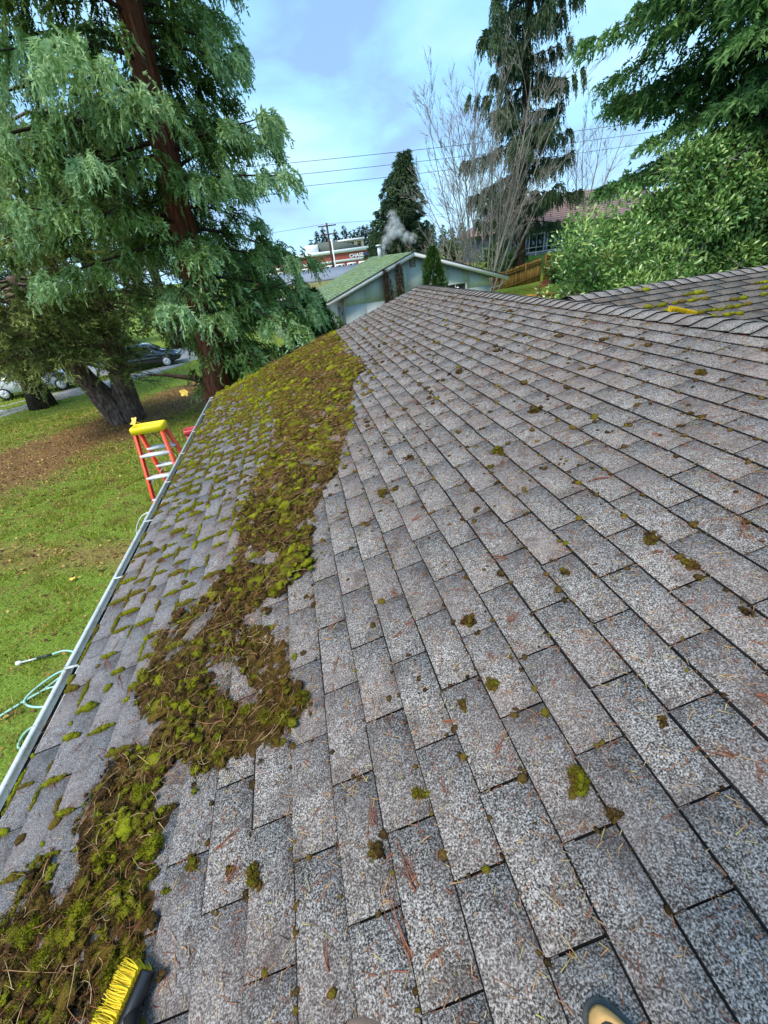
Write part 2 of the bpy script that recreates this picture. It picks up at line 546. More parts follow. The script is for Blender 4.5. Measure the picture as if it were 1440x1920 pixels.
# ridge caps: bent pieces laid over both slopes
def cap_piece(a0, a1, lift0, lift1, fnL, fnR, w=.155):
    pts = []
    for a, l in ((a0, lift0), (a1, lift1)):
        pts += [fnL(w, a, l), fnL(.03, a, l + .006), fnR(.03, a, l + .006), fnR(w, a, l)]
        pts += [fnL(w, a, l - .009), fnL(.03, a, l - .004), fnR(.03, a, l - .004), fnR(w, a, l - .009)]
    f = []
    for i in range(3):
        f.append([i, i + 1, 8 + i + 1, 8 + i])
        f.append([4 + i + 1, 4 + i, 12 + i, 12 + i + 1])
        f.append([i + 1, i, 4 + i, 4 + i + 1]); f.append([8 + i, 8 + i + 1, 12 + i + 1, 12 + i])
    f += [[4, 0, 8, 12], [3, 7, 15, 11]]
    mi = [0, 1, 1, 1] * 3 + [1, 1]
    return np.array(pts), np.array(f), np.array(mi)
fl = lambda u, y, o: rp(U_RIDGE - u, y, o)
fr = lambda u, y, o: bp(u, y, o)
yy = float(y_far(U_RIDGE)) - .15
while yy > Y_NEAR:
    w = .150 + r2.normal(0, .003)
    v, f, mi = cap_piece(yy, yy + .165, .022 + r2.normal(0, .001), .010, fl, fr, w)
    m = MB(); m.add(v, f, r2.random(), mi)
    m.build('ridge_cap', [M['cap'], M['asphalt']], roof)
    yy -= .1475 + r2.normal(0, .003)
wl = lambda u, x, o: wp(u, x, o, -1)
wr = lambda u, x, o: wp(u, x, o, 1)
xx = 16.8
while xx > RX + .15:
    v, f, mi = cap_piece(xx, xx + .165, .020 + r2.normal(0, .001), .010, wl, wr, .15)
    m = MB(); m.add(v, f, r2.random(), mi)
    m.build('ridge_cap', [M['cap'], M['asphalt']], roof)
    xx -= .1475

# walls, fascia, gutter
M['siding_own'] = plain('house_siding', (0.45, 0.46, 0.44), 0.8, 0.2, 0.1, 6, 0.2)
ex = float(rp(U_EAVE, 0)[0]); ez = float(rp(U_EAVE, 0)[2])
w = MB()
ebx = RX + 4.8 * math.cos(PHI); ebz = RZ - 4.8 * math.sin(PHI)
prof = [(ex + .5, -.1), (ebx - .5, -.1), (ebx - .5, ebz + .02), (RX, RZ - .14), (ex + .5, ez + .02)]
w.prism(prof, Y_NEAR + .4, 7.3)
w.box(((17 + ebx) / 2 - .2, WY, 1.30), (17 - ebx, 6.6, 2.8))
w.build('wall', M['siding_own'], house)
fb = MB()
fb.prism([(ex - .005, ez - .02), (ex + .02, ez - .02), (ex + .02, ez - .20), (ex - .005, ez - .20)], Y_NEAR, 7.76)
fb.build('fascia', M['white'], house)
rk = MB()
a, b = rp(U_EAVE, 7.80, -.05), rp(U_RIDGE, float(y_far(U_RIDGE)) + .02, -.05)
dn = np.array([0, 0, -.17]); yv = np.array([0, .03, 0])
rk.hexa([a + dn, b + dn, b + dn + yv, a + dn + yv, a, b, b + yv, a + yv])
rk.build('rake_board', M['white'], house)
g = MB()
gx, gzv = ex - .012, ez - .012
# drip edge flange, gutter trough, rolled front lip
g.prism([(gx + .035, gzv + .018), (gx - .012, gzv + .004), (gx - .014, gzv - .035), (gx - .008, gzv - .035), (gx - .006, gzv + .000), (gx + .035, gzv + .012)], Y_NEAR, 7.78)
ot = [(gx - .01, gzv - .03), (gx - .01, gzv - .13), (gx - .075, gzv - .13), (gx - .118, gzv - .075), (gx - .122, gzv - .022), (gx - .098, gzv - .020), (gx - .098, gzv - .030), (gx - .112, gzv - .034), (gx - .108, gzv - .072), (gx - .072, gzv - .120), (gx - .018, gzv - .120), (gx - .018, gzv - .03)]
g.prism(ot, Y_NEAR, 7.78)
g.box((gx - .066, 7.785, gzv - .076), (.118, .006, .112))
gut = g.build('gutter', M['white_metal'], house)
for yk in np.arange(Y_NEAR + .4, 7.7, .81):
    hb = MB(); hb.box((gx - .055, yk, gzv - .012), (.105, .018, .004))
    hb.build('hanger', M['white_metal'], gut)
gd = MB()
gd.box((gx - .063, (Y_NEAR + 7.7) / 2, gzv - .095), (.085, 7.7 - Y_NEAR, .04))
gd.build('gutter_debris', plain('gutter_muck', (0.035, 0.026, 0.016), 0.95, 0.1, 0.5, 30, 0.8), gut)
# ------------------------------------------------------------------ moss and litter on the roof
def ico(sub):
    t = (1 + 5 ** .5) / 2
    v = [(-1,t,0),(1,t,0),(-1,-t,0),(1,-t,0),(0,-1,t),(0,1,t),(0,-1,-t),(0,1,-t),(t,0,-1),(t,0,1),(-t,0,-1),(-t,0,1)]
    f = [(0,11,5),(0,5,1),(0,1,7),(0,7,10),(0,10,11),(1,5,9),(5,11,4),(11,10,2),(10,7,6),(7,1,8),(3,9,4),(3,4,2),(3,2,6),(3,6,8),(3,8,9),(4,9,5),(2,4,11),(6,2,10),(8,6,7),(9,8,1)]
    v = [np.array(q) / np.linalg.norm(q) for q in v]
    for _ in range(sub):
        cache = {}; nf = []
        def mid(a, b):
            k = (min(a, b), max(a, b))
            if k not in cache:
                q = v[a] + v[b]; v.append(q / np.linalg.norm(q)); cache[k] = len(v) - 1
            return cache[k]
        for a, b, c in f:
            x, y, z = mid(a, b), mid(b, c), mid(c, a)
            nf += [(a, x, z), (b, y, x), (c, z, y), (x, y, z)]
        f = nf
    return np.array(v), np.array(f)
ICO0, ICO1, ICO2 = ico(0), ico(1), ico(2)
FRAME = np.stack([UW, np.array([0, 1.0, 0]), NW])            # roof axes

def blobs(mb, C, S, A, rn, base=ICO1, rough=.22, frame=FRAME):
    """lumpy tufts: centres C (n,3), half sizes S (n,3) in roof axes, turn A about the roof normal"""
    bv, bf = base; n = len(C); k = len(bv)
    if n == 0: return
    v = bv[None] * (1 + rng.normal(0, rough, (n, k, 1)))
    v = v * S[:, None]
    ca, sa = np.cos(A)[:, None], np.sin(A)[:, None]
    x = v[..., 0] * ca - v[..., 1] * sa; y = v[..., 0] * sa + v[..., 1] * ca
    v = np.stack([x, y, v[..., 2]], -1) @ frame + C[:, None]
    f = (bf[None] + (np.arange(n) * k)[:, None, None]).reshape(-1, 3)
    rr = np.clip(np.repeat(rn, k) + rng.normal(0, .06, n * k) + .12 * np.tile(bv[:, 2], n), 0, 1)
    mb.add(v.reshape(-1, 3), f, rr)
def fuzz(mb, C, S, rn, per, L, W, frame=FRAME):
    """short upright moss stems that break the outline of the tufts"""
    n = len(C)
    if n == 0: return
    d = nrm(rng.normal(0, 1, (n, per, 3))); d[..., 2] = np.abs(d[..., 2]) * 1.1 + .1; d = nrm(d)
    p = C[:, None] + ((d * S[:, None] * .9) @ frame)
    d2 = nrm(d + rng.normal(0, .45, d.shape)) @ frame
    s = nrm(np.cross(d2, rng.normal(0, 1, d.shape)))
    l = (L * rng.uniform(.5, 1.3, (n, per, 1)))
    v = np.stack([p - s * W / 2, p + s * W / 2, p + d2 * l], 2).reshape(-1, 3)
    f = np.arange(len(v)).reshape(-1, 3)
    rr = np.clip(np.repeat(rn, per * 3) + np.tile([-.05, -.05, .16], n * per), 0, 1)
    mb.add(v, f, rr)
def strands(mb, P, Dv, L, W, rn, seg=3, curl=.35, up=None, sides=3):
    """bent needles and twigs, triangular in section"""
    n = len(P)
    Dv = nrm(Dv); side = nrm(np.cross(Dv, NW[None] + rng.normal(0, .3, (n, 3)))); upv = np.cross(side, Dv)
    bend = side * rng.normal(0, curl, (n, 1)) + upv * rng.normal(0, curl * .4, (n, 1))
    ts = np.linspace(0, 1, seg + 1)
    c = P[:, None] + L[:, None, None] * (Dv[:, None] * ts[None, :, None] + bend[:, None] * (ts * (1 - ts) * 1.2)[None, :, None] - .0)
    rad = W[:, None] * (1 - .6 * ts[None])
    th = np.arange(sides) * 2 * math.pi / sides
    v = c[:, :, None] + rad[:, :, None, None] * (np.cos(th)[None, None, :, None] * side[:, None, None] + np.sin(th)[None, None, :, None] * upv[:, None, None])
    kk = (seg + 1) * sides
    i = np.arange(seg)[:, None] * sides; j = np.arange(sides)[None]; j2 = (j + 1) % sides
    f = np.stack([i + j, i + j2, i + sides + j2, i + sides + j], -1).reshape(-1, 4)
    f = (f[None] + (np.arange(n) * kk)[:, None, None]).reshape(-1, 4)
    mb.add(v.reshape(-1, 3), f, np.repeat(rn, kk))
def inpoly(P, poly):
    x, y = P[:, 0], P[:, 1]; poly = np.asarray(poly)
    r = np.zeros(len(P), bool); j = len(poly) - 1
    for i in range(len(poly)):
        xi, yi = poly[i]; xj, yj = poly[j]
        c = ((yi > y) != (yj > y)) & (x < (xj - xi) * (y - yi) / (yj - yi + 1e-12) + xi)
        r ^= c; j = i
    return r
# outline of the heap of scraped moss, in metres on the roof slope (up the slope, along the eave)
PILE = [(-1.75, .10), (-1.19, .10), (-1.15, .31), (-1.16, .43), (-1.16, .54), (-1.19, .65), (-1.15, .85), (-.92, .90), (-.83, .87), (-.63, .91), (-.60, 1.0), (-.67, 1.14), (-.68, 1.3), (-.85, 1.53), (-.80, 1.63), (-.53, 1.79), (-.46, 2.36), (-.24, 2.84), (-.14, 3.18), (.08, 3.77), (.15, 4.56), (.48, 5.4), (.36, 6.7), (.44, 8.7), (-1.04, 8.15), (-.86, 6.0), (-.76, 4.49), (-.87, 3.56), (-1.05, 2.83), (-1.05, 2.15), (-1.24, 1.92), (-1.48, 1.8), (-1.51, 1.46), (-1.34, 1.16), (-1.56, 1.05), (-1.55, .9), (-1.72, .79), (-1.79, .6)]
def lump(u, y):
    return .5 + .25 * np.sin(u * 9 + 2 * np.sin(y * 3.1)) + .25 * np.sin(y * 7.3 + 1.5 * np.sin(u * 6))

pile = MB()
N = 36000
P = np.column_stack([rng.uniform(-1.85, .55, N), rng.uniform(0, 8.8, N) ** 1.0])
jit = rng.normal(0, .035, P.shape)
keep = inpoly(P + jit, PILE) & (P[:, 1] < y_far(P[:, 0]) - .03)
dens = np.where(P[:, 1] < 1.5, 1.0, np.where(P[:, 1] < 3.2, .75, .32))
edge_hole = (lump(P[:, 0], P[:, 1]) > .16) & (lump(P[:, 0] * 1.7 + .6, P[:, 1] * 1.9) > np.where(P[:, 1] < 1.8, .15, .09))
P = P[keep & edge_hole & (rng.random(N) < dens)]
n = len(P)
big = .5 + lump(P[:, 0], P[:, 1])
sz = rng.gamma(3.0, .0034, n).clip(.004, .030) * (.75 + .35 * big) * np.where(P[:, 1] < 1.5, .72, np.where(P[:, 1] > 3.2, 1.55, 1.0))
S = np.column_stack([sz * rng.uniform(.7, 1.7, n), sz * rng.uniform(.7, 1.7, n), sz * rng.uniform(.4, .8, n)])
off = .004 + rng.random(n) ** 1.5 * .030 * big
C = rp(P[:, 0], P[:, 1], off)
# mostly dead brown scrapings, with live green cushions and mustard patches
rn = np.clip(rng.beta(1.5, 2.6, n) * .85, 0, 1)
green = rng.random(n) < (.30 + .14 * np.sin(P[:, 0] * 5 + P[:, 1] * 2) + .06 * (P[:, 1] > 3))
rn = np.where(P[:, 1] > 3, np.clip(rn + .15, 0, 1), rn)
rn[green] = rng.uniform(.55, 1.0, green.sum())
S[green] *= 1.18
far = P[:, 1] > 3.0
for msk, base in ((~far, ICO1), (far, ICO0)):
    blobs(pile, C[msk], S[msk], rng.uniform(0, 6.3, msk.sum()), rn[msk], base, .34)
nr = P[:, 1] < 2.4
fuzz(pile, C[nr], S[nr], rn[nr], 27, .015, .0028)
fuzz(pile, C[~nr], S[~nr], rn[~nr], 9, .026, .0075)
# matted layer under the loose tufts
gs = .022
ug, yg = np.meshgrid(np.arange(-1.85, .55, gs), np.arange(.02, 8.75, gs * 1.3))
hg = .005 + .016 * lump(ug * 1.3, yg * 1.2) + rng.normal(0, .006, ug.shape)
pin = inpoly(np.column_stack([ug.ravel(), yg.ravel()]) + rng.normal(0, .012, (ug.size, 2)), PILE).reshape(ug.shape) & (yg < y_far(ug) - .03) & (lump(ug * 1.7 + .6, yg * 1.9) > np.where(yg < 1.8, .20, .14))
hg = np.where(pin, hg, -.004)
mv = rp(ug + rng.normal(0, .006, ug.shape), yg + rng.normal(0, .006, ug.shape), hg).reshape(-1, 3)
nxg = ug.shape[1]
iq = (np.arange(ug.shape[0] - 1)[:, None] * nxg + np.arange(nxg - 1)[None])
anyp = pin[:-1, :-1] | pin[1:, :-1] | pin[:-1, 1:] | pin[1:, 1:]
iq = iq[anyp]
pile.add(mv, np.stack([iq, iq + 1, iq + nxg + 1, iq + nxg], -1), np.clip(rng.normal(.24, .17, len(mv)), .02, .9))
mk_ = mv[(pin.ravel()) & (mv[:, 1] < 3.0)]
mk_ = mk_[rng.integers(0, len(mk_), 14000)] + rng.normal(0, .006, (14000, 3))
fuzz(pile, mk_, np.full((14000, 3), .004), np.clip(rng.normal(.30, .22, 14000), .02, 1), 3, .016, .0032)
# big round cushions along the near edge
bc = [(-.62, 1.0, .034), (-.70, .95, .032), (-.78, .99, .035), (-.86, 1.05, .03), (-1.19, .70, .04), (-1.24, .42, .03), (-1.42, .60, .04), (-1.5, .52, .035), (-.98, 1.12, .03), (-1.3, .9, .035), (-1.1, 1.25, .03), (-1.47, 1.5, .04), (-.75, 1.7, .035), (-.6, 1.9, .04), (-1.38, .73, .034), (-1.6, .60, .035)]
bc = np.array(bc); nb_ = len(bc)
Cb = rp(bc[:, 0], bc[:, 1], .018); Sb = np.column_stack([bc[:, 2] * 1.1, bc[:, 2] * .9, bc[:, 2] * .75]) * .82
rb_ = rng.uniform(.62, .92, nb_)
blobs(pile, Cb, Sb, rng.uniform(0, 6, nb_), rb_, ICO2, .10)
fuzz(pile, Cb, Sb, rb_, 420, .016, .0034)
tag(pile.build('moss_heap', M['moss']), 'long heap of scraped brown and green moss across the roof', 'moss', kind='stuff')

grow = MB()
gC, gS, gA, gR = [], [], [], []
def strip(u, y, L, wd, hgt, along_u, r0):
    k = max(3, int(L / (wd * 1.0)))
    for q in range(k):
        s = (q + .5) / k
        w_ = wd * (.55 + .6 * math.sin(math.pi * s)) * random.uniform(.8, 1.25)
        uu, y2 = (u + s * L, y + random.gauss(0, wd * .18)) if along_u else (u + random.gauss(0, wd * .18), y + s * L)
        gC.append(rp(uu, y2, .006 + w_ * .18)); gA.append(random.uniform(-.3, .3))
        a, b = (w_ * 1.0, w_ * .72) if along_u else (w_ * .72, w_ * 1.0)
        gS.append((a, b, hgt * w_)); gR.append(min(1, max(.05, r0 + random.gauss(0, .07))))
def left_edge(y):                               # lower edge of the heap at distance y
    return np.interp(y, [0, .6, .8, 1.05, 1.16, 1.46, 1.8, 1.92, 2.15, 2.83, 3.56, 4.5, 6, 8.2], [-1.8, -1.79, -1.7, -1.55, -1.34, -1.5, -1.48, -1.24, -1.05, -1.05, -.87, -.76, -.86, -1.04])
for (u, y) in SLOTS:
    if y < -.5 or u > .3: continue
    le = float(left_edge(y))
    if u > le + .15: continue
    d = np.interp(y, [-.5, 1.2, 2.6, 4.5, 6.5], [.8, .85, 1.0, 1.0, 1.0])
    closeness = np.interp(le - u, [0, .25, .8], [1, .9, .7])
    if random.random() < d * closeness + .12:
        r0 = random.uniform(.46, .84) + (.08 if y > 4 else 0)
        wd = random.uniform(.010, .022) * np.interp(y, [0, 2, 5], [1, 1.1, 1.6])
        L = random.uniform(.45, 1.0) * EXPO
        strip(u + random.uniform(-.01, .02), y, L, wd, random.uniform(.85, 1.25), True, r0)
    # along the butt edge of the course
    if random.random() < np.interp(y, [0, 2, 3.5, 5.5], [.55, .8, 1.0, 1.0]) * closeness:
        L = random.uniform(.06, .2) * np.interp(y, [0, 3, 5.5], [.8, 1.2, 1.75])
        strip(u - .004, y + random.uniform(0, TAB - L * .6), L, random.uniform(.009, .016) * np.interp(y, [0, 2, 5], [1, 1.15, 1.7]), .8, False, random.uniform(.38, .8))
    # half-way joints of the mossy end
    if random.random() < np.interp(y, [.3, 1.8, 4, 6], [.3, .6, .95, 1.0]) * closeness:
        strip(u, y + TAB / 2 + random.gauss(0, .02), random.uniform(.5, 1) * EXPO, random.uniform(.010, .02) * np.interp(y, [2, 5], [1, 1.6]), .9, True, random.uniform(.4, .82))
    for _ in range(random.choice([0, 1, 1, 2])):
        gC.append(rp(u + (random.gauss(.0, .012) if random.random() < .6 else random.uniform(0, .12)), y + (random.gauss(0, .012) if random.random() < .5 else random.uniform(.03, .3)), .009)); s_ = random.uniform(.009, .025)
        gS.append((s_ * random.uniform(.8, 1.3), s_ * random.uniform(.8, 1.3), s_ * .75)); gA.append(random.uniform(0, 3)); gR.append(random.uniform(.15, .9))
# carpet over the far corner and along the rake
N = 4200
P = np.column_stack([rng.uniform(U_EAVE, .5, N), rng.uniform(4.2, 8.8, N)])
pk = np.interp(P[:, 1], [4.2, 5.6, 7.2, 8.8], [.06, .20, .45, .75]) * (.55 + .75 * lump(P[:, 0] * 1.6, P[:, 1] * 1.5))
rimd = y_far(P[:, 0]) - P[:, 1]
P = P[(rimd > 0) & (rng.random(N) < np.where(rimd < .35, 1.0, pk))]
for u, y in P:
    s_ = random.uniform(.02, .045)
    rim = float(y_far(u) - y) < .3
    gC.append(rp(u, y, .008)); gS.append((s_, s_ * 1.3, s_ * .45)); gA.append(random.uniform(0, 3))
    gR.append(random.uniform(.8, 1.0) if rim else random.choice([random.uniform(.24, .42), random.uniform(.34, .48), random.uniform(.34, .48), random.uniform(.6, .95)]))
gC, gS, gA, gR = np.array(gC), np.array(gS), np.array(gA), np.array(gR)
m_ = gC[:, 1] < 3.2
for q, base in ((m_, ICO1), (~m_, ICO0)):
    blobs(grow, gC[q], gS[q], gA[q], gR[q], base, .13)
fuzz(grow, gC[m_], gS[m_], gR[m_], 11, .008, .0028)
fuzz(grow, gC[~m_], gS[~m_], gR[~m_], 5, .018, .008)
# wing roof moss
wf = np.stack([np.array([1.0, 0, 0]), np.array([0, math.cos(PHI), math.sin(PHI)]), np.array([0, -math.sin(PHI), math.cos(PHI)])])
wc, ws, wr_ = [], [], []
for (u, x) in WSLOT:
    p = float(np.interp(x, [3.4, 4.6, 6.5, 11], [.15, .45, .95, 1])) * float(np.interp(u, [.2, .9], [.55, 1]))
    if random.random() < p:
        k = random.randint(2, 9)
        x0 = x + random.uniform(0, .2)
        for q in range(k):
            s_ = random.uniform(.016, .044)
            wc.append(wp(u + random.gauss(.004, .008), x0 + q * s_ * 1.2, .012)); ws.append((s_ * 1.25, s_ * .8, s_ * .62)); wr_.append(random.uniform(.35, .95))
blobs(grow, np.array(wc), np.array(ws), np.zeros(len(wc)), np.array(wr_), ICO0, .14, wf)
fuzz(grow, np.array(wc), np.array(ws), np.array(wr_), 5, .012, .007, wf)
tag(grow.build('moss_growth', M['moss']), 'green moss growing in the shingle joints by the gutter', 'moss', kind='stuff')

# crumbs of moss and grit on the cleared shingles
cr_ = MB()
N = 3600
P = np.column_stack([rng.uniform(-1.3, 2.6, N), rng.uniform(0.0, 9.2, N)])
pr = .30 + .55 * lump(P[:, 0] * .8, P[:, 1] * .7) * (P[:, 1] > 1.5)
P = P[(rng.random(N) < pr) & (P[:, 1] < y_far(P[:, 0]) - .1)]
js = np.array([q for q in SLOTS if -1.0 < q[0] < 2.5 and 0 < q[1] < 8.5])
js = js[rng.integers(0, len(js), 3600)]
alu_ = rng.random(len(js)) < .4
js = js + np.where(alu_[:, None], np.column_stack([rng.uniform(0, EXPO, len(js)), rng.normal(0, .006, len(js))]), np.column_stack([rng.normal(-.006, .006, len(js)), rng.uniform(0, TAB, len(js))]))
P = np.vstack([P, js]); P = P[P[:, 1] < y_far(P[:, 0]) - .1]
n = len(P); s_ = rng.gamma(2.2, .0026, n).clip(.0025, .017) * np.interp(P[:, 1], [0, 1.5, 6], [.8, 1.1, 1.9])
blobs(cr_, rp(P[:, 0], P[:, 1], .006), np.column_stack([s_, s_ * 1.2, s_ * .7]), rng.uniform(0, 6, n), np.clip(rng.beta(1.2, 5, n), 0, .6), ICO0, .25)

lit = MB()
def scatter(n, ulo, uhi, ylo, yhi, Lm, Wm, rlo, rhi, msk=None, off=(.006, .010), curl=.3, seg=2):
    P = np.column_stack([rng.uniform(ulo, uhi, n), rng.uniform(ylo, yhi, n)])
    k = P[:, 1] < y_far(P[:, 0]) - .05
    if msk is not None: k &= msk(P)
    P = P[k]; n = len(P)
    a = rng.uniform(0, 2 * math.pi, n)
    d = np.cos(a)[:, None] * UW + np.sin(a)[:, None] * np.array([0, 1.0, 0]) + rng.normal(0, .06, (n, 1)) * NW
    L = rng.gamma(4, Lm / 4, n)
    strands(lit, rp(P[:, 0], P[:, 1], rng.uniform(*off, n)), d, L, np.full(n, Wm) * rng.uniform(.7, 1.3, n), rng.uniform(rlo, rhi, n), seg, curl)
scatter(12000, -1.2, 2.6, -.1, 3.6, .020, .0013, .1, .95, seg=1)
scatter(4200, -1.2, 2.6, -.1, 3.6, .026, .0017, .30, .70, seg=2)
scatter(700, -1.2, 2.6, -.1, 2.6, .04, .0013, .25, .62, curl=.6, seg=4)
scatter(8000, -1.0, 2.6, 2.8, 9.3, .032, .0024, .03, .6, seg=1)
ip = lambda P: inpoly(P, PILE)
scatter(11000, -1.85, .5, 0, 3.2, .035, .0009, .05, .8, ip, (.012, .058), .55, 4)
scatter(2600, -1.85, .5, 0, 3.0, .075, .0013, .2, .85, ip, (.02, .066), .45, 4)
scatter(6500, -1.2, .5, 3.0, 8.7, .06, .0022, .1, .75, ip, (.012, .065), .5, 3)
low = lambda P: (P[:, 0] < left_edge(P[:, 1]))
scatter(900, -2.1, -.8, 0, 4, .05, .0015, .15, .6, low, (.006, .012), .4, 3)
scatter(900, -2.1, -.6, 4, 8, .06, .003, .1, .7, low, (.008, .03), .4, 3)
# tufts of rusty dead fronds: bundles of twigs lying in the joints
def frond(u, y, ang, L, k, r0=.36):
    a = ang + rng.normal(0, .16, k)
    d = np.cos(a)[:, None] * UW + np.sin(a)[:, None] * np.array([0, 1.0, 0])
    p = rp(np.full(k, u) + rng.normal(0, .004, k), np.full(k, y) + rng.normal(0, .004, k), rng.uniform(.006, .014, k))
    strands(lit, p, d, L * rng.uniform(.5, 1, k), np.full(k, .0016), np.clip(rng.normal(r0, .06, k), .25, .6), 4, .25)
for (u, y) in SLOTS:
    if .3 < y < 4 and u < left_edge(y) and random.random() < .30:
        frond(u + random.uniform(0, .06), y + random.uniform(-.03, .03), -1.2 + random.gauss(0, .5), random.uniform(.06, .13), 7)
for u, y, a_, L in [(-.33, .33, 1.9, .14), (-.38, .22, 1.75, .2), (.0, .55, .6, .06), (-.12, .7, -.5, .07), (.72, .42, -.9, .15), (.55, .32, 2.2, .10), (-.42, .5, 1.5, .08), (.25, .95, .4, .08), (-.9, .52, .9, .09), (-.95, .62, .3, .11), (1.2, .9, 1.0, .09), (-.2, 1.1, .2, .08), (.4, 1.25, 2.5, .1), (1.0, 1.5, -.4, .12), (.1, 1.8, .5, .1)]:
    frond(u, y, a_, L, 6)
for k in range(120):
    frond(random.uniform(-.8, 2.3), random.uniform(.2, 5), random.uniform(0, 6.3), random.uniform(.03, .08), random.randint(2, 5), .40)
tag(lit.build('needle_litter', M['litter']), 'rusty fallen needles and twigs strewn over the roof', 'needles', kind='stuff')

# loose clumps of moss that can be counted
def roof_uv(px, py):
    d = ray(px, py); t = -DPL / float(NW @ d)
    p = d * t
    return float(p @ UW), float(p[1])
CL = [(880, 1167, 32, .30, 'dark brown moss clump with a mossy top in the middle of the cleared shingles'),
      (925, 1286, 30, .62, 'olive oval moss clump below the middle of the roof'),
      (1085, 1468, 44, .60, 'bright dark-green moss tuft on the near shingles'),
      (786, 1490, 26, .66, 'small green moss tuft caught in a shingle slot'),
      (480, 1648, 30, .58, 'dark green moss clump near the yellow brush'),
      (866, 1325, 24, .35, 'brown moss lump left of the olive oval clump'),
      (1218, 1013, 30, .42, 'dark moss clump on the upper shingles at the right'),
      (1294, 1060, 24, .38, 'brown moss clump below the dark one on the right'),
      (935, 847, 26, .55, 'yellow-green moss cushion on the upper slope'),
      (921, 878, 16, .55, 'tiny green moss lump below the yellow-green cushion'),
      (1000, 772, 22, .30, 'brown moss clump above and right of the yellow-green cushion'),
      (1060, 1075, 20, .3, 'small brown clump left of the two clumps at the right'),
      (720, 925, 24, .4, 'olive-brown clump beside the edge of the moss heap'),
      (1310, 702, 20, .3, 'brown clump on the third course below the ridge at the right'),
      (1150, 1530, 24, .2, 'dark clump below the bright dark-green tuft'),
      (708, 1600, 30, .22, 'flat blackish clump lying up the slope near the bottom'),
      (365, 1620, 22, .5, 'green-brown clump between the moss heap and the dark green clump'),
      (290, 1640, 20, .75, 'bright yellow-green tuft at the edge of the moss heap'),
      (1245, 1355, 18, .2, 'lone dark crumb-like clump at the right, above the bright tuft'),
      (770, 860, 18, .2, 'small dark clump left of the yellow-green cushion'),
      (860, 700, 18, .2, 'small dark clump high on the slope below the ridge'),
      (1400, 1150, 18, .2, 'small dark clump at the right edge of the roof')]
CRUMB = [(985, 720, 18), (1296, 987, 18), (860, 812, 16), (740, 920, 20), (690, 985, 16), (1130, 640, 16), (1050, 632, 16), (930, 660, 18), (800, 730, 16), (985, 630, 16), (1180, 800, 16), (1215, 650, 14), (890, 980, 16), (432, 1636, 16), (700, 1175, 16), (690, 800, 16), (955, 585, 14), (1110, 690, 14), (760, 700, 16), (1020, 880, 14)]
cu = np.array([roof_uv(q[0], q[1]) for q in CRUMB])
cs_ = np.array([q[2] / F * np.linalg.norm(rp(*roof_uv(q[0], q[1])) - CAMPOS) * .36 for q in CRUMB])
for _ in range(5):
    jq = rng.normal(0, .4, cu.shape) * cs_[:, None]
    blobs(cr_, rp(cu[:, 0] + jq[:, 0], cu[:, 1] + jq[:, 1], .006 + cs_ * .2), np.column_stack([cs_ * .5, cs_ * .6, cs_ * .4]), rng.uniform(0, 6, len(cu)), rng.uniform(.05, .4, len(cu)), ICO1, .3)
tag(cr_.build('moss_crumbs', M['moss']), 'small dark crumbs of moss scattered over the cleared shingles', 'debris', kind='stuff')
for px, py, dpx, r0, lab in CL:
    u, y = roof_uv(px, py)
    dist = np.linalg.norm(rp(u, y) - CAMPOS)
    s_ = dpx / F * dist * .40
    m = MB(); k = 16
    cc = np.array([rp(u + random.gauss(0, s_ * .40), y + random.gauss(0, s_ * .50), abs(random.gauss(.25, .25)) * s_) for _ in range(k)])
    ss = np.array([(s_ * random.uniform(.2, .5), s_ * random.uniform(.2, .5), s_ * random.uniform(.18, .42)) for _ in range(k)])
    rr = np.clip(rng.normal(r0 * .9, .13, k), .03, 1)
    blobs(m, cc, ss, rng.uniform(0, 6, k), rr, ICO1, .3)
    fuzz(m, cc, ss, rr, 60, s_ * .30, s_ * .065)
    o = m.build('moss_clump', M['moss'])
    tag(o, lab, 'moss clump', 'loose moss clumps on the cleared shingles')
# ------------------------------------------------------------------ neighbour's pale house
def siding_mat(name, col):
    t = NT(name)
    co = t.coord()
    n = t.noise(1.2, 4, 0.6, co); st = t.noise(5, 3, 0.6, t.coord((1, 1, .08)))
    c = t.ramp(n, [(0.3, tuple(v * .9 for v in col)), (0.7, tuple(v * 1.06 for v in col))])
    c = t.mixc(t.mrange(st, .52, .75, 0, .35), c, tuple(v * .72 for v in col))
    return t.done(c, 0.75, 0.2)
M['pale_siding'] = siding_mat('pale_blue_green_siding', (0.70, 0.77, 0.74))
def green_roof_mat():
    t = NT('green_shingles')
    co = t.coord()
    n = t.noise(7, 4, 0.65, co); big = t.noise(.7, 4, .6, co)
    c = t.ramp(n, [(0.3, (0.10, 0.16, 0.09)), (0.5, (0.17, 0.25, 0.14)), (0.7, (0.28, 0.36, 0.22))])
    c = t.mixc(t.mrange(big, .48, .68, 0, .7), c, (0.19, 0.26, 0.07))
    c = t.mixc(1.0, c, t.ramp(t.attr(), [(0, (.8, .8, .8)), (1, (1.2, 1.2, 1.2))]), 'MULTIPLY')
    return t.done(c, 0.9, 0.1)
M['green_roof'] = green_roof_mat()
NX0, NX1, NPX, NPZ, NEZ, NY0, NY1 = 2.0, 12.32, 6.95, 4.44, 2.70, 23.65, 35.0
nh = empty('neighbour_house', (7.1, 29, 0), 0, 'pale blue-green house with green shingle roof and white fascia', 'house')
nw_ = MB()
wx0, wx1, wy0 = 2.95, 11.4, 24.1
def zroof(x): return NEZ + (NPZ - NEZ) * ((x - NX0) / (NPX - NX0) if x < NPX else (NX1 - x) / (NX1 - NPX))
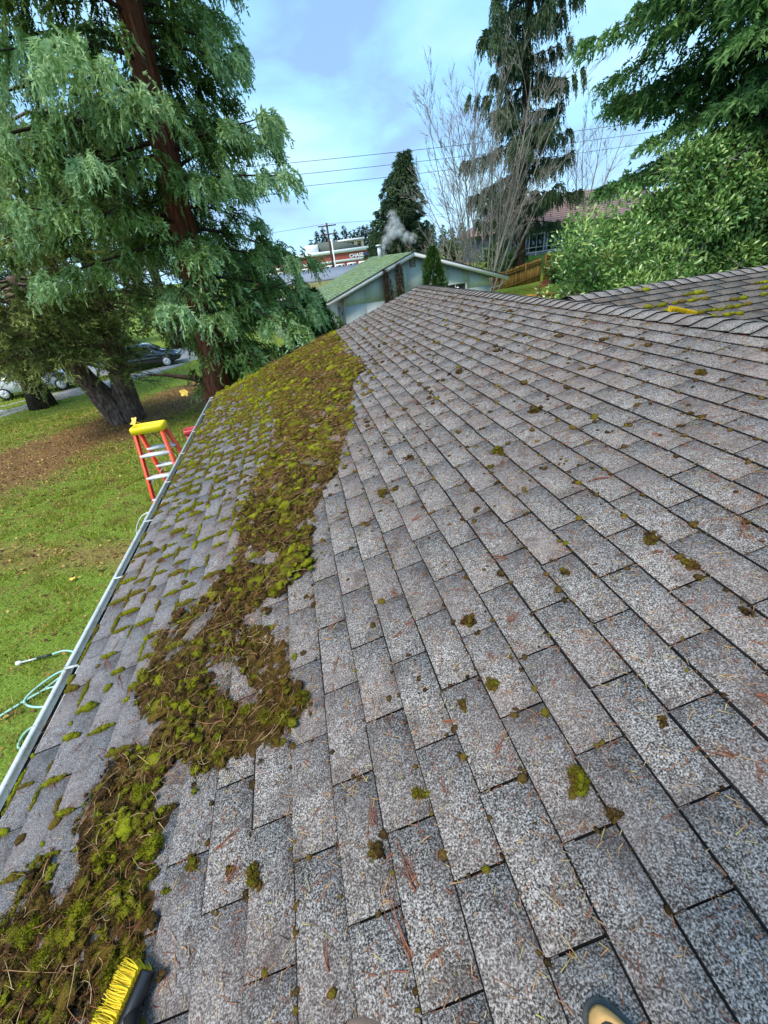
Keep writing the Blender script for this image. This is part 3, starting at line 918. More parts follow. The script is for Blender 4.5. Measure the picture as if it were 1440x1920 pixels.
nw_.prism([(wx0, -.2), (wx1, -.2), (wx1, zroof(wx1) - .14), (NPX, NPZ - .16), (wx0, zroof(wx0) - .14)], wy0, NY1 - .4)
nwall = nw_.build('wall', M['pale_siding'], nh)
# sheet siding panels proud of the wall, with battened joints
pw = (wx1 - wx0) / 7
for i in range(7):
    for (z0, z1, top) in ((.05, 2.36, False), (2.375, None, True)):
        xa, xb = wx0 + i * pw + .006, wx0 + (i + 1) * pw - .006
        m = MB()
        if top:
            za, zb = zroof(xa) - .20, zroof(xb) - .20
            if min(za, zb) < z0 + .03: continue
            m.hexa([(xa, wy0 - .012, z0), (xb, wy0 - .012, z0), (xb, wy0 - .001, z0), (xa, wy0 - .001, z0), (xa, wy0 - .012, za), (xb, wy0 - .012, zb), (xb, wy0 - .001, zb), (xa, wy0 - .001, za)])
        else:
            m.box(((xa + xb) / 2, wy0 - .0065, (z0 + z1) / 2), (xb - xa, .011, z1 - z0))
        m.build('siding_panel', M['pale_siding'], nwall)
nr_ = MB()
th = .10
for (xa, za, xb, zb) in ((NX0, NEZ, NPX, NPZ), (NX1, NEZ, NPX, NPZ)):
    nr_.hexa([(xa, NY0, za - th), (xb, NY0, zb - th), (xb, NY1, zb - th), (xa, NY1, za - th), (xa, NY0, za), (xb, NY0, zb), (xb, NY1, zb), (xa, NY1, za)])
nroof = nr_.build('roof', M['felt'], nh)
# its shingle courses: long overlapping strips with staggered tabs
ns = MB()
sl = math.hypot(NPX - NX0, NPZ - NEZ); nc = 30
for side in (0, 1):
    for k in range(nc):
        f0, f1 = k / nc, min(1, (k + 1.12) / nc)
        if side == 0: pf = lambda f: (NX0 + (NPX - NX0) * f, NEZ + (NPZ - NEZ) * f)
        else: pf = lambda f: (NX1 + (NPX - NX1) * f, NEZ + (NPZ - NEZ) * f)
        (xa, za), (xb, zb) = pf(f0), pf(f1)
        for q in range(24):
            ya = NY0 + .02 + (q + (.5 if k % 2 else 0)) * .47; yb = min(ya + .45, NY1)
            if ya > NY1 - .1: continue
            l = .016 + random.random() * .006
            ns.hexa([(xa, ya, za + .001), (xb, ya, zb + .001), (xb, yb, zb + .001), (xa, yb, za + .001), (xa, ya, za + l), (xb, ya, zb + .004), (xb, yb, zb + .004), (xa, yb, za + l)], random.random())
tag(ns.build('shingle', M['green_roof'], nroof), kind='stuff')
for xa in (NX0, NX1):
    m = MB(); d = .21
    m.hexa([(xa, NY0 - .035, NEZ - d), (NPX, NY0 - .035, NPZ - d), (NPX, NY0 - .002, NPZ - d), (xa, NY0 - .002, NEZ - d), (xa, NY0 - .035, NEZ + .0), (NPX, NY0 - .035, NPZ + .0), (NPX, NY0 - .002, NPZ), (xa, NY0 - .002, NEZ)])
    m.build('fascia', M['white'], nh)
    m = MB()
    m.hexa([(xa, NY0 - .06, NEZ + .004), (NPX, NY0 - .06, NPZ + .004), (NPX, NY0 + .05, NPZ + .004), (xa, NY0 + .05, NEZ + .004), (xa, NY0 - .06, NEZ + .03), (NPX, NY0 - .06, NPZ + .03), (NPX, NY0 + .05, NPZ + .03), (xa, NY0 + .05, NEZ + .03)])
    m.build('roof_edge', M['asphalt'], nroof)
m = MB(); m.prism([(NX0 - .12, NEZ - .02), (NX0 - .002, NEZ - .02), (NX0 - .002, NEZ - .16), (NX0 - .10, NEZ - .16)], NY0, NY1)
m.build('gutter', M['white'], nh)
m = MB(); m.tube([(NX1 - .1, NY0 + .1, NEZ - .15), (NX1 - .35, NY0 + .25, NEZ - .42), (wx1 + .05, NY0 + .42, NEZ - .5), (wx1 + .06, NY0 + .44, .1)], .04, 6)
m.build('downspout', M['white'], nh)
def window(parent, x0, x1, z0, z1, y, fr=.09, mullions=1, name='window'):
    f = MB()
    f.box(((x0 + x1) / 2, y - .02, z1 - fr / 2), (x1 - x0, .05, fr)); f.box(((x0 + x1) / 2, y - .02, z0 + fr / 2), (x1 - x0, .05, fr))
    f.box((x0 + fr / 2, y - .02, (z0 + z1) / 2), (fr, .05, z1 - z0 - 2 * fr)); f.box((x1 - fr / 2, y - .02, (z0 + z1) / 2), (fr, .05, z1 - z0 - 2 * fr))
    o = f.build(name, M['white'], parent)
    n_ = mullions + 1; w_ = (x1 - x0 - 2 * fr) / n_
    for i in range(n_):
        p = MB(); p.box((x0 + fr + w_ * (i + .5), y - .012, (z0 + z1) / 2), (w_ - .035, .012, z1 - z0 - 2 * fr))
        p.build('pane', M['glass'], o)
    for i in range(mullions):
        p = MB(); p.box((x0 + fr + w_ * (i + 1), y - .02, (z0 + z1) / 2), (.034, .04, z1 - z0 - 2 * fr))
        p.build('frame', M['white'], o)
    return o
a, b = at(832, 533, wy0), at(875, 527, wy0)
window(nh, a[0], b[0], 1.6, 2.72, wy0 - .014)
# gable vent with louvres
a, b = at(767, 483, wy0), at(779, 500, wy0)
vf = MB(); vf.box(((a[0] + b[0]) / 2, wy0 - .02, (a[2] + b[2]) / 2), (b[0] - a[0], .03, a[2] - b[2]))
vent = vf.build('vent', plain('vent_wood', (0.10, 0.075, 0.065), .8, .2), nh)
for i in range(6):
    m = MB(); m.box(((a[0] + b[0]) / 2, wy0 - .04, b[2] + (i + .5) * (a[2] - b[2]) / 6), (b[0] - a[0] - .06, .03, .045))
    m.build('louvre', M['siding_own'], vent)
# glazed door and window in the side wall by the porch
for (y0, y1, z0, z1, nme) in ((24.5, 25.4, .15, 2.2, 'door'), (25.7, 27.2, .9, 2.2, 'window')):
    f = MB(); f.box((wx0 - .03, (y0 + y1) / 2, (z0 + z1) / 2), (.05, y1 - y0, z1 - z0))
    o = f.build(nme, M['white'], nh)
    for q in range(2):
        yc = y0 + (y1 - y0) * (.28 + .44 * q)
        p = MB(); p.box((wx0 - .058, yc, (z0 + z1) / 2 + .05), (.012, (y1 - y0) * .32, (z1 - z0) * .8)); p.build('pane', M['glass'], o)
# stove pipe
vp = at(712, 480, 30.5)
m = MB(); zr = zroof(vp[0])
m.tube([(vp[0], 30.5, zr - .1), (vp[0], 30.5, zr + .62)], .12, 10); m.tube([(vp[0], 30.5, zr + .66), (vp[0], 30.5, zr + .74)], .2, 10)
m.tube([(vp[0], 30.5, zr + .60), (vp[0], 30.5, zr + .68)], .05, 6)
m.build('stove_pipe', M['alu'], nroof, smooth=False)
# smoke drifting from the pipe
sm = MB()
sp = [(vp[0] + .30, 30.5, zr + .30, .30), (vp[0] + .42, 30.5, zr + .62, .40), (vp[0] + .62, 30.6, zr + .98, .52), (vp[0] + .95, 30.6, zr + 1.35, .62), (vp[0] + 1.2, 30.7, zr + 1.8, .55), (vp[0] + 1.5, 30.7, zr + 1.35, .52), (vp[0] + 1.1, 30.6, zr + 2.2, .40), (vp[0] + 1.9, 30.7, zr + 1.0, .45), (vp[0] + 2.4, 30.8, zr + .85, .40)]
sm.box((vp[0] + 1.25, 30.65, zr + 1.35), (3.6, 1.7, 3.0))
t = NT('smoke')
co = t.coord()
acc = None
for q in sp:
    vd = t.n('ShaderNodeVectorMath', operation='DISTANCE'); t.l(co, vd.inputs[0]); vd.inputs[1].default_value = q[:3]
    f_ = t.mrange(vd.outputs['Value'], q[3] * .05, q[3] * .92, 1.0, 0.0)
    acc = f_ if acc is None else t.math('MAXIMUM', acc, f_)
dn_ = t.math('MULTIPLY', acc, t.mrange(t.noise(2.6, 5, .68, co, .6), .42, .68, 0, 5.0))
pv = t.n('ShaderNodeVolumePrincipled')
pv.inputs['Color'].default_value = (0.99, 0.99, 1.0, 1)
pv.inputs['Density Attribute'].default_value = ''
t.l(dn_, pv.inputs['Density'])
t.l(pv.outputs[0], t.out.inputs['Volume'])
tag(sm.build('smoke', t.m), 'thin white smoke drifting from the stove pipe', 'smoke', kind='stuff')

# ------------------------------------------------------------------ low grey house behind it
M['grey_roof'] = plain('blue_grey_roofing', (0.20, 0.23, 0.28), .85, .2, .25, 9, .3)
def moss_roof_mat():
    t = NT('mossy_shingles')
    co = t.coord(); n = t.noise(5, 5, .65, co)
    c = t.ramp(n, [(0.35, (0.15, 0.15, 0.11)), (0.5, (0.20, 0.21, 0.10)), (0.62, (0.24, 0.21, 0.05)), (0.75, (0.12, 0.14, 0.10))])
    return t.done(c, .9, .1)
gh = empty('grey_house', (4.8, 40, 0), 0, 'low house with blue-grey upper roof and mossy lower slope behind the pale house', 'house')
p0, p1 = at(585, 507, 42), at(672, 496, 42)
q0, q1 = at(585, 526, 38), at(672, 514, 38)
e0, e1 = at(560, 556, 33.5), at(640, 540, 33.5)
xL, xR = e0[0] - 2.5, 11.0
m = MB(); m.hexa([(xL, 38, q0[2] - .2), (xR, 38, q0[2] - .2), (xR, 42, p0[2] - .2), (xL, 42, p0[2] - .2), (xL, 38, q0[2]), (xR, 38, q0[2]), (xR, 42, p0[2]), (xL, 42, p0[2])])
m.hexa([(xL, 42, p0[2] - .2), (xR, 42, p0[2] - .2), (xR, 48, p0[2] - 1.4), (xL, 48, p0[2] - 1.4), (xL, 42, p0[2]), (xR, 42, p0[2]), (xR, 48, p0[2] - 1.2), (xL, 48, p0[2] - 1.2)])
m.build('roof', M['grey_roof'], gh)
m = MB(); nn_ = 14
for k in range(nn_):
    fa, fb_ = k / nn_, (k + 1.1) / nn_
    ya, yb = 33.5 + 4.5 * fa, 33.5 + 4.5 * min(1, fb_); za, zb = e0[2] + (q0[2] - .15 - e0[2]) * fa, e0[2] + (q0[2] - .15 - e0[2]) * min(1, fb_)
    m.hexa([(xL, ya, za - .05), (xR, ya, za - .05), (xR, yb, zb - .06), (xL, yb, zb - .06), (xL, ya, za + .03), (xR, ya, za + .03), (xR, yb, zb), (xL, yb, zb)])
m.build('lower_roof', moss_roof_mat(), gh)
m = MB(); m.box(((xL + xR) / 2, 40.6, e0[2] / 2 - .2), (xR - xL - .8, 13, e0[2] - .1)); m.build('wall', M['siding_own'], gh)
m = MB(); m.box(((xL + xR) / 2, 33.42, e0[2] - .05), (xR - xL, .12, .12)); m.build('gutter', M['white'], gh)

# ------------------------------------------------------------------ bank across the street
def brick_mat():
    t = NT('red_brick')
    b = t.n('ShaderNodeTexBrick')
    b.inputs['Scale'].default_value = 1.0; b.inputs['Brick Width'].default_value = .42; b.inputs['Row Height'].default_value = .16; b.inputs['Mortar Size'].default_value = .012
    b.inputs['Color1'].default_value = (0.42, 0.075, 0.055, 1); b.inputs['Color2'].default_value = (0.50, 0.10, 0.07, 1); b.inputs['Mortar'].default_value = (0.40, 0.22, 0.18, 1)
    c = t.n('ShaderNodeTexCoord'); mpn = t.n('ShaderNodeMapping'); mpn.inputs['Rotation'].default_value = (R(90), 0, 0)
    t.l(c.outputs['Object'], mpn.inputs['Vector']); t.l(mpn.outputs['Vector'], b.inputs['Vector'])
    return t.done(b.outputs['Color'], .85, .15)
M['brick'] = brick_mat()
M['cream'] = plain('cream_stucco', (0.72, 0.52, 0.26), .8, .2, .08, 2)
M['bankroof'] = plain('grey_green_roofing', (0.10, 0.12, 0.10), .85, .2, .2, 3)
bank = empty('bank_building', (10, 104, 0), 0, 'red brick bank with white bands and a CHASE sign across the street', 'building')
BY = 100.0
bx1 = at(690, 470, BY)[0]; bx0 = bx1 - 26
zt = at(690, 464, BY)[2]; zb_ = at(690, 489, BY)[2]
m = MB(); m.box(((bx0 + bx1) / 2, BY + 7, (zt - .2) / 2 - .2), (bx1 - bx0, 14, zt + .1)); m.build('wall', M['brick'], bank)
m = MB(); m.box(((bx0 + bx1) / 2, BY + 6.9, zt - .02), (bx1 - bx0 + .5, 14.4, .62)); m.build('cornice', M['white'], bank)
zmid = at(690, 482.5, BY)[2]
m = MB(); m.box(((bx0 + bx1) / 2, BY - .06, zmid), (bx1 - bx0 + .14, .14, .42)); m.build('band', M['white'], bank)
for xw in np.arange(bx0 + 1.0, bx1 - 1.0, 2.55):
    f = MB(); f.box((xw + .7, BY - .05, zmid - 1.0), (1.95, .12, .98)); o = f.build('window', M['white'], bank)
    for q in (-.34, .58):
        p = MB(); p.box((xw + .7 + q, BY - .115, zmid - 1.02), (1.0 if q < 0 else .55, .02, .66)); p.build('pane', M['glass'], o)
# set-back upper storey with stepped yellow parapet
a, b = at(637, 461, 104), at(681, 449, 104)
m = MB(); m.box(((a[0] + b[0]) / 2, 107, (zt + b[2] + .2) / 2), (b[0] - a[0], 6, b[2] - zt + .2)); up_ = m.build('upper_storey', M['cream'], bank)
m = MB(); m.box(((a[0] + b[0]) / 2, 106.9, b[2] + .25), (b[0] - a[0] + .5, 6.4, .35)); m.build('parapet', M['white'], up_)
for fx in (.32, .52, .82):
    p = MB(); p.box((a[0] + (b[0] - a[0]) * fx, 103.96, zt + .95), (.8, .05, 1.0)); p.build('window', M['glass'], up_)
a, b = at(600, 470, 101), at(636, 453, 106)
m = MB()
m.hexa([(a[0], 101, zt + .2), (b[0] + 5, 101, zt + .2), (b[0] + 5, 108, zt + .2), (a[0], 108, zt + .2), (a[0] - .3, 104.5, b[2] + .2), (b[0] - 1.0, 104.5, b[2] + .2), (b[0] - 1.0, 105.5, b[2] + .2), (a[0] - .3, 105.5, b[2] + .2)])
m.build('pitched_roof', M['bankroof'], bank)
m = MB(); m.box((a[0] - 1.6, 103, zt + .9), (2.6, 4, 1.6)); m.build('parapet', M['white'], bank)
# sign lettering and its eight-sided mark
tcu = bpy.data.curves.new('sign_lettering', 'FONT')
tcu.body = 'CHASE'
tcu.size = 1.0; tcu.extrude = .06; tcu.offset = .028; tcu.space_character = 1.06
tcu.materials.append(plain('sign_white', (0.92, 0.93, 0.95), .4, .4, .02))
sx0, sx1 = at(655, 480, BY)[0], at(681, 476, BY)[0]
tmp_o = bpy.data.objects.new('lettering_source', tcu); COL.objects.link(tmp_o)
bpy.context.view_layer.update()
lme = bpy.data.meshes.new_from_object(tmp_o.evaluated_get(bpy.context.evaluated_depsgraph_get()))
bpy.data.objects.remove(tmp_o); 
lv = np.zeros(len(lme.vertices) * 3); lme.vertices.foreach_get('co', lv); lv = lv.reshape(-1, 3)
sc_ = (sx1 - sx0) / (lv[:, 0].max() - lv[:, 0].min())
lv = np.column_stack([sx0 + (lv[:, 0] - lv[:, 0].min()) * sc_, BY - .1 - lv[:, 2], at(668, 481.5, BY)[2] + lv[:, 1] * sc_ * .95])
lme.vertices.foreach_set('co', lv.ravel()); lme.update()
link('sign_lettering', lme, bank)
lx, lz = at(686.5, 477, BY)[0], at(686.5, 477.3, BY)[2]
sz_ = (at(690, 470, BY)[0] - at(683, 470, BY)[0]) * .5
mk = MB()
for k in range(4):                                   # four wedges round a square hole
    a_ = k * math.pi / 2
    q = np.array([(-.40, 1.0), (.42, 1.0), (1.0, .40), (.40, .40), (-.40, .40)])
    c_, s2 = math.cos(a_), math.sin(a_)
    q = np.column_stack([q[:, 0] * c_ - q[:, 1] * s2, q[:, 0] * s2 + q[:, 1] * c_]) * sz_
    v = np.vstack([np.column_stack([q[:, 0] + lx, np.full(5, BY - .16), q[:, 1] + lz]), np.column_stack([q[:, 0] + lx, np.full(5, BY - .03), q[:, 1] + lz])])
    mk.add(v, [[0, 1, 2], [0, 2, 3], [0, 3, 4]]); mk.add(v, [[i, (i + 1) % 5, 5 + (i + 1) % 5, 5 + i] for i in range(5)])
mk.build('sign_emblem', plain('emblem_blue', (0.01, 0.10, 0.55), .4, .4, .02), bank)

# ------------------------------------------------------------------ utility poles and wires
M['pole'] = plain('pole_wood', (0.085, 0.05, 0.04), .9, .1, .3, 4)
def utility_pole(x, y, h, label, lean=0.0):
    o = empty('utility_pole', (x, y, 0), 0, label, 'utility pole', 'utility poles along the street')
    m = MB(); m.tube([(x, y, -.3), (x + lean * .5, y, h * .5), (x + lean, y, h)], [.19, .16, .12], 8); m.build('pole', M['pole'], o)
    for dz, L in ((.35, 1.3), (1.35, 1.15)):
        m = MB(); m.box((x + lean, y - .14, h - dz), (L * 2, .12, .14)); ca = m.build('crossarm', M['pole'], o)
        for q in (-1, -.35, .35, 1):
            m = MB(); m.tube([(x + lean + q * L * .92, y - .14, h - dz + .07), (x + lean + q * L * .92, y - .14, h - dz + .22)], .05, 6); m.build('insulator', M['alu'], ca)
    return o
pt = at(612, 418, 70)
utility_pole(pt[0], 70, pt[2], 'brown utility pole with crossarms in front of the brick bank')
m = MB()
a, b = at(621, 447, 68), at(626, 500, 68)
lamp = empty('flag_pole', (a[0], 68, 0), 0, 'thin white pole standing beside the brown utility pole', 'pole')
m.tube([(a[0], 68, -.2), (a[0], 68, a[2])], [.11, .08], 8); m.build('shaft', M['white'], lamp)
m = MB(); m.tube([(a[0], 68, a[2] - .02), (a[0], 68, a[2] + .1)], [.1, .03], 8); m.build('cap', M['white'], lamp)
M['wire'] = plain('wire', (0.02, 0.02, 0.025), .7, .2)
def wire(x0, x1, y0, y1, z, sag, label):
    t_ = np.linspace(0, 1, 25)
    p = np.column_stack([x0 + (x1 - x0) * t_, y0 + (y1 - y0) * t_, z - sag * 4 * t_ * (1 - t_)])
    m = MB(); m.tube(p, .017, 4)
    tag(m.build('power_line', M['wire']), label, 'power line', 'power lines over the street')
for x in (-26, 42):
    utility_pole(x, 45, 13.0, 'utility pole carrying the wires beyond the %s edge of the view' % ('left' if x < 0 else 'right'))
wire(-26, 42, 45, 45, 12.35, .48, 'topmost of the three overhead power lines')
wire(-26, 42, 45, 45, 11.55, .48, 'middle one of the three overhead power lines')
wire(-26, 42, 45, 45, 10.75, .50, 'lowest of the three overhead power lines')
wire(-40, pt[0], 70, 70, pt[2] - .1, .5, 'low wire running to the brown pole from the left')
wire(pt[0], 60, 70, 70, pt[2] - .1, .6, 'low wire running from the brown pole behind the fir')

# ------------------------------------------------------------------ house with red roof on the bank
M['red_tile'] = plain('faded_red_tiles', (0.30, 0.20, 0.18), .85, .15, .25, 5, .4)
M['slate_siding'] = siding_mat('blue_grey_siding', (0.20, 0.23, 0.28))
rh = empty('red_roof_house', (25, 43, 3), 0, 'grey house with faded red roof behind the fence', 'house')
RY = 38.0
xa, xb = 19.6, 36.0
ez_ = at(1020, 424, RY)[2]
def rz(x): return ez_ + 0.0
m = MB(); m.box(((xa + xb) / 2, RY + 5.5, (ez_ + 2.0) / 2), (xb - xa, 10, ez_ - 2.0 + .0)); m.build('wall', M['slate_siding'], rh)
m = MB(); m.box(((xa + xb) / 2, RY + .44, 2.55), (xb - xa + .05, .1, 1.2)); m.build('foundation', M['paving'], rh)
rdz = 2.5
m = MB(); m.hexa([(xa - .8, RY - .3, ez_ - .15), (xb, RY - .3, ez_ - .15), (xb, RY + 5.5, ez_ + rdz - .15), (xa + 3.6, RY + 5.5, ez_ + rdz - .15), (xa - .8, RY - .3, ez_), (xb, RY - .3, ez_), (xb, RY + 5.5, ez_ + rdz), (xa + 3.6, RY + 5.5, ez_ + rdz)])
m.hexa([(xa - .8, RY + 11, ez_ - .1), (xa - .8, RY - .3, ez_ - .1), (xa + 3.6, RY + 5.5, ez_ + rdz - .1), (xa + 3.6, RY + 5.6, ez_ + rdz - .1), (xa - .8, RY + 11, ez_ + .01), (xa - .8, RY - .3, ez_ + .01), (xa + 3.6, RY + 5.5, ez_ + rdz + .01), (xa + 3.6, RY + 5.6, ez_ + rdz + .01)])
rr_ = m.build('roof', M['red_tile'], rh)
for k in range(16):
    f0, f1 = k / 16, (k + 1.05) / 16
    ya, yb = RY - .3 + 5.8 * f0, RY - .3 + 5.8 * min(1, f1)
    z0, z1 = ez_ + rdz * f0, ez_ + rdz * min(1, f1)
    xs_ = xa - .8 + 4.4 * f0
    m = MB(); m.hexa([(xs_, ya, z0 + .004), (xb, ya, z0 + .004), (xb, yb, z1 + .004), (xs_, yb, z1 + .004), (xs_, ya, z0 + .06), (xb, ya, z0 + .06), (xb, yb, z1 + .012), (xs_, yb, z1 + .012)], random.random())
    m.build('tile_course', M['red_tile'], rr_)
m = MB(); m.box(((xa + xb) / 2 - .3, RY - .36, ez_ - .07), (xb - xa + .9, .12, .15)); m.build('gutter', M['dark'], rh)
zw1 = ez_ - .45
for i in range(7):
    x0 = xa + .5 + i * 1.75
    window(rh, x0, x0 + 1.5, zw1 - 1.55, zw1, RY + .49, .07, 1)
m = MB(); m.box(((xa + xb) / 2, RY - .25, zw1 - 1.35), (xb - xa, .05, .06)); m.box(((xa + xb) / 2, RY - .25, zw1 - 1.0), (xb - xa, .04, .04))
for i in range(14): m.box((xa + .2 + i * 1.2, RY - .25, zw1 - 1.75), (.05, .05, .9))
m.build('railing', M['white'], rh)
m = MB(); m.box(((xa + xb) / 2, RY + .1, zw1 - 2.2), (xb - xa, .9, .14)); m.build('balcony', M['slate_siding'], rh)

# ------------------------------------------------------------------ board fence, planting bed and sleeper wall
def wood_mat(name, c0, c1, c2):
    t = NT(name)
    co = t.coord((9, 9, .6)); n = t.noise(2.0, 5, .65, co)
    c = t.ramp(n, [(.3, c0), (.5, c1), (.72, c2)])
    c = t.mixc(1.0, c, t.ramp(t.attr(), [(0, (.6, .6, .6)), (1, (1.35, 1.3, 1.2))]), 'MULTIPLY')
    return t.done(c, .85, .15, t.bump(n, .4, .01))
M['fence'] = wood_mat('weathered_cedar', (0.14, 0.07, 0.018), (0.27, 0.155, 0.035), (0.38, 0.25, 0.06))
def fence(name, p0, p1, zt0, zt1, zb0, zb1, label, bw=.145):
    p0, p1 = np.array(p0, float), np.array(p1, float)
    L = np.linalg.norm(p1 - p0); dv = (p1 - p0) / L; nv = np.array([dv[1], -dv[0]])
    n = int(L / bw)
    o = empty(name, (*(p0 + p1) / 2, (zb0 + zb1) / 2), 0, label, 'fence')
    def seg(a, b, off, th, z0a, z0b, z1a, z1b, nm, r=.5, mt='fence'):
        A, B = p0 + dv * a + nv * off, p0 + dv * b + nv * off
        A2, B2 = A - nv * th, B - nv * th
        m = MB(); m.hexa([(*A, z0a), (*B, z0b), (*B2, z0b), (*A2, z0a), (*A, z1a), (*B, z1b), (*B2, z1b), (*A2, z1a)], r); return m.build(nm, M[mt], o)
    ip_ = lambda a, b, s: a + (b - a) * s / L
    for i in range(n):
        a, b = i * L / n + .004, (i + 1) * L / n - .004
        j = random.gauss(0, .012)
        seg(a, b, .0, .022, ip_(zb0, zb1, a), ip_(zb0, zb1, b), ip_(zt0, zt1, a) - .30 + j, ip_(zt0, zt1, b) - .30 + j, 'board', random.random())
        seg(a, b, .0, .022, ip_(zt0, zt1, a) - .22 + j, ip_(zt0, zt1, b) - .22 + j, ip_(zt0, zt1, a) + j, ip_(zt0, zt1, b) + j, 'board', random.random())
    for zo in (-.3, -1.1):
        seg(0, L, .05, .045, zt0 + zo, zt1 + zo, zt0 + zo + .09, zt1 + zo + .09, 'rail', .12)
    for k in range(int(L / 2.3) + 1):
        a = min(k * 2.3, L - .1)
        seg(a, a + .1, .055, .09, ip_(zb0, zb1, a) - .3, ip_(zb0, zb1, a) - .3, ip_(zt0, zt1, a) + .05, ip_(zt0, zt1, a) + .05, 'post', .35)
    return o
zf = lambda x, y: float(gz(x, y))
fence('board_fence', (13.0, 29.8), (19.0, 31.4), 2.15, 2.95, zf(13.0, 29.8) - .1, zf(19, 31.4) - .1, 'weathered yellow-brown board fence beside the pale house')
fence('board_fence', (19.2, 31.3), (28.0, 31.9), 3.15, 3.4, 1.3, 1.5, 'taller board fence section half hidden by the laurel')
M['mulch'] = plain('red_bark_mulch', (0.17, 0.045, 0.035), .95, .1, .5, 9, .8)
a, b, c_, d_ = at(915, 545, 29), at(1050, 520, 29), at(1010, 548, 26), at(930, 552, 27)
sheet('mulch_bed', [(12.9, 29.6), (19.4, 31.0), (24, 30.2), (17.0, 28.6), (13.5, 28.0)], .05, M['mulch'], 'red bark mulch bed below the board fence')
sl_ = empty('sleeper_wall', (15, 25, 0), 0, 'low wall of brown timber sleepers edging the raised lawn', 'wall')
for k in range(5):
    x0, y0 = 12.4 + k * 1.8, 26.3 - k * .55
    zc = zf(x0, y0) + .15
    a_ = math.atan2(-.55, 1.8)
    rt = [[math.cos(a_), -math.sin(a_), 0], [math.sin(a_), math.cos(a_), 0], [0, 0, 1]]
    for q in range(2):
        m = MB(); m.box((x0 + .9, y0 - .27, 1.05 + q * .21), (1.86, .2, .2), random.random(), rt); m.build('sleeper', M['fence'], sl_)
m = MB(); m.box((15.2, 25.2, 1.2), (.12, .12, 1.1), .2); m.build('post', M['pole'], sl_)
# ------------------------------------------------------------------ trees
def leaf_mat(name, stops, rough=.6, spec=.3, trans=.38, nscale=1.2):
    t = NT(name)
    co = t.coord(); n = t.noise(nscale, 3, .6, co)
    k = t.math('ADD', t.attr(), t.math('MULTIPLY', t.math('SUBTRACT', n, .5), .7))
    return t.done(t.ramp(k, stops), rough, spec, trans=trans)
def bark_mat(name, c0, c1, c2, sc=(1, 1, .12), ns=14.0, bs=1.0):
    t = NT(name)
    co = t.coord(sc); n = t.noise(ns, 5, .7, co, .6); b = t.noise(2.5, 3, .6)
    c = t.ramp(n, [(.32, c0), (.5, c1), (.7, c2)])
    c = t.mixc(t.mrange(b, .5, .7, 0, .5), c, t.mixc(.5, c, (.10, .10, .06)))
    return t.done(c, .95, .1, t.bump(n, bs, .06))
M['bark_red'] = bark_mat('red_fibrous_bark', (0.045, 0.014, 0.009), (0.17, 0.055, 0.034), (0.32, 0.13, 0.085))
M['bark_brown'] = bark_mat('scaly_brown_bark', (0.030, 0.020, 0.016), (0.15, 0.105, 0.085), (0.36, 0.28, 0.23), (1, 1, .35), 9)
M['bark_grey'] = bark_mat('grey_twig_bark', (0.16, 0.145, 0.125), (0.28, 0.26, 0.225), (0.44, 0.42, 0.37), (1, 1, .5), 6, .3)
M['bark_dark'] = bark_mat('dark_bark', (0.022, 0.016, 0.012), (0.055, 0.038, 0.028), (0.11, 0.08, 0.06))
M['leaf_seq'] = leaf_mat('blue_green_fronds', [(.10, (0.020, 0.036, 0.008)), (.38, (0.075, 0.130, 0.024)), (.6, (0.155, 0.255, 0.052)), (.82, (0.25, 0.39, 0.13)), (1.0, (0.40, 0.57, 0.29))])
M['leaf_olive'] = leaf_mat('olive_needles', [(.05, (0.016, 0.022, 0.007)), (.4, (0.085, 0.115, 0.026)), (.7, (0.23, 0.285, 0.075)), (1.0, (0.42, 0.48, 0.16))])
M['leaf_spruce'] = leaf_mat('spruce_needles', [(.05, (0.012, 0.028, 0.012)), (.5, (0.040, 0.082, 0.034)), (1.0, (0.11, 0.17, 0.075))])
M['leaf_cedar'] = leaf_mat('cedar_sprays', [(.05, (0.012, 0.034, 0.010)), (.4, (0.038, 0.105, 0.026)), (.75, (0.095, 0.215, 0.055)), (1.0, (0.19, 0.34, 0.10))])
M['leaf_fir'] = leaf_mat('fir_needles', [(.05, (0.016, 0.036, 0.015)), (.5, (0.048, 0.095, 0.040)), (1.0, (0.12, 0.19, 0.08))])
M['leaf_far'] = leaf_mat('distant_needles', [(.05, (0.016, 0.036, 0.024)), (.5, (0.034, 0.072, 0.045)), (1.0, (0.08, 0.13, 0.075))])
M['leaf_arb'] = leaf_mat('arborvitae_scales', [(.05, (0.014, 0.035, 0.008)), (.5, (0.045, 0.105, 0.017)), (1.0, (0.15, 0.27, 0.045))])
M['leaf_laurel'] = leaf_mat('glossy_laurel_leaves', [(.12, (0.016, 0.050, 0.010)), (.45, (0.075, 0.185, 0.034)), (.75, (0.18, 0.34, 0.075)), (1.0, (0.38, 0.50, 0.14))], .26, .7, .22)
M['dead'] = leaf_mat('dead_brown_twigs', [(.05, (0.03, 0.02, 0.014)), (.5, (0.09, 0.062, 0.042)), (1.0, (0.19, 0.14, 0.10))])
DOWN = np.array([0, 0, -1.0])

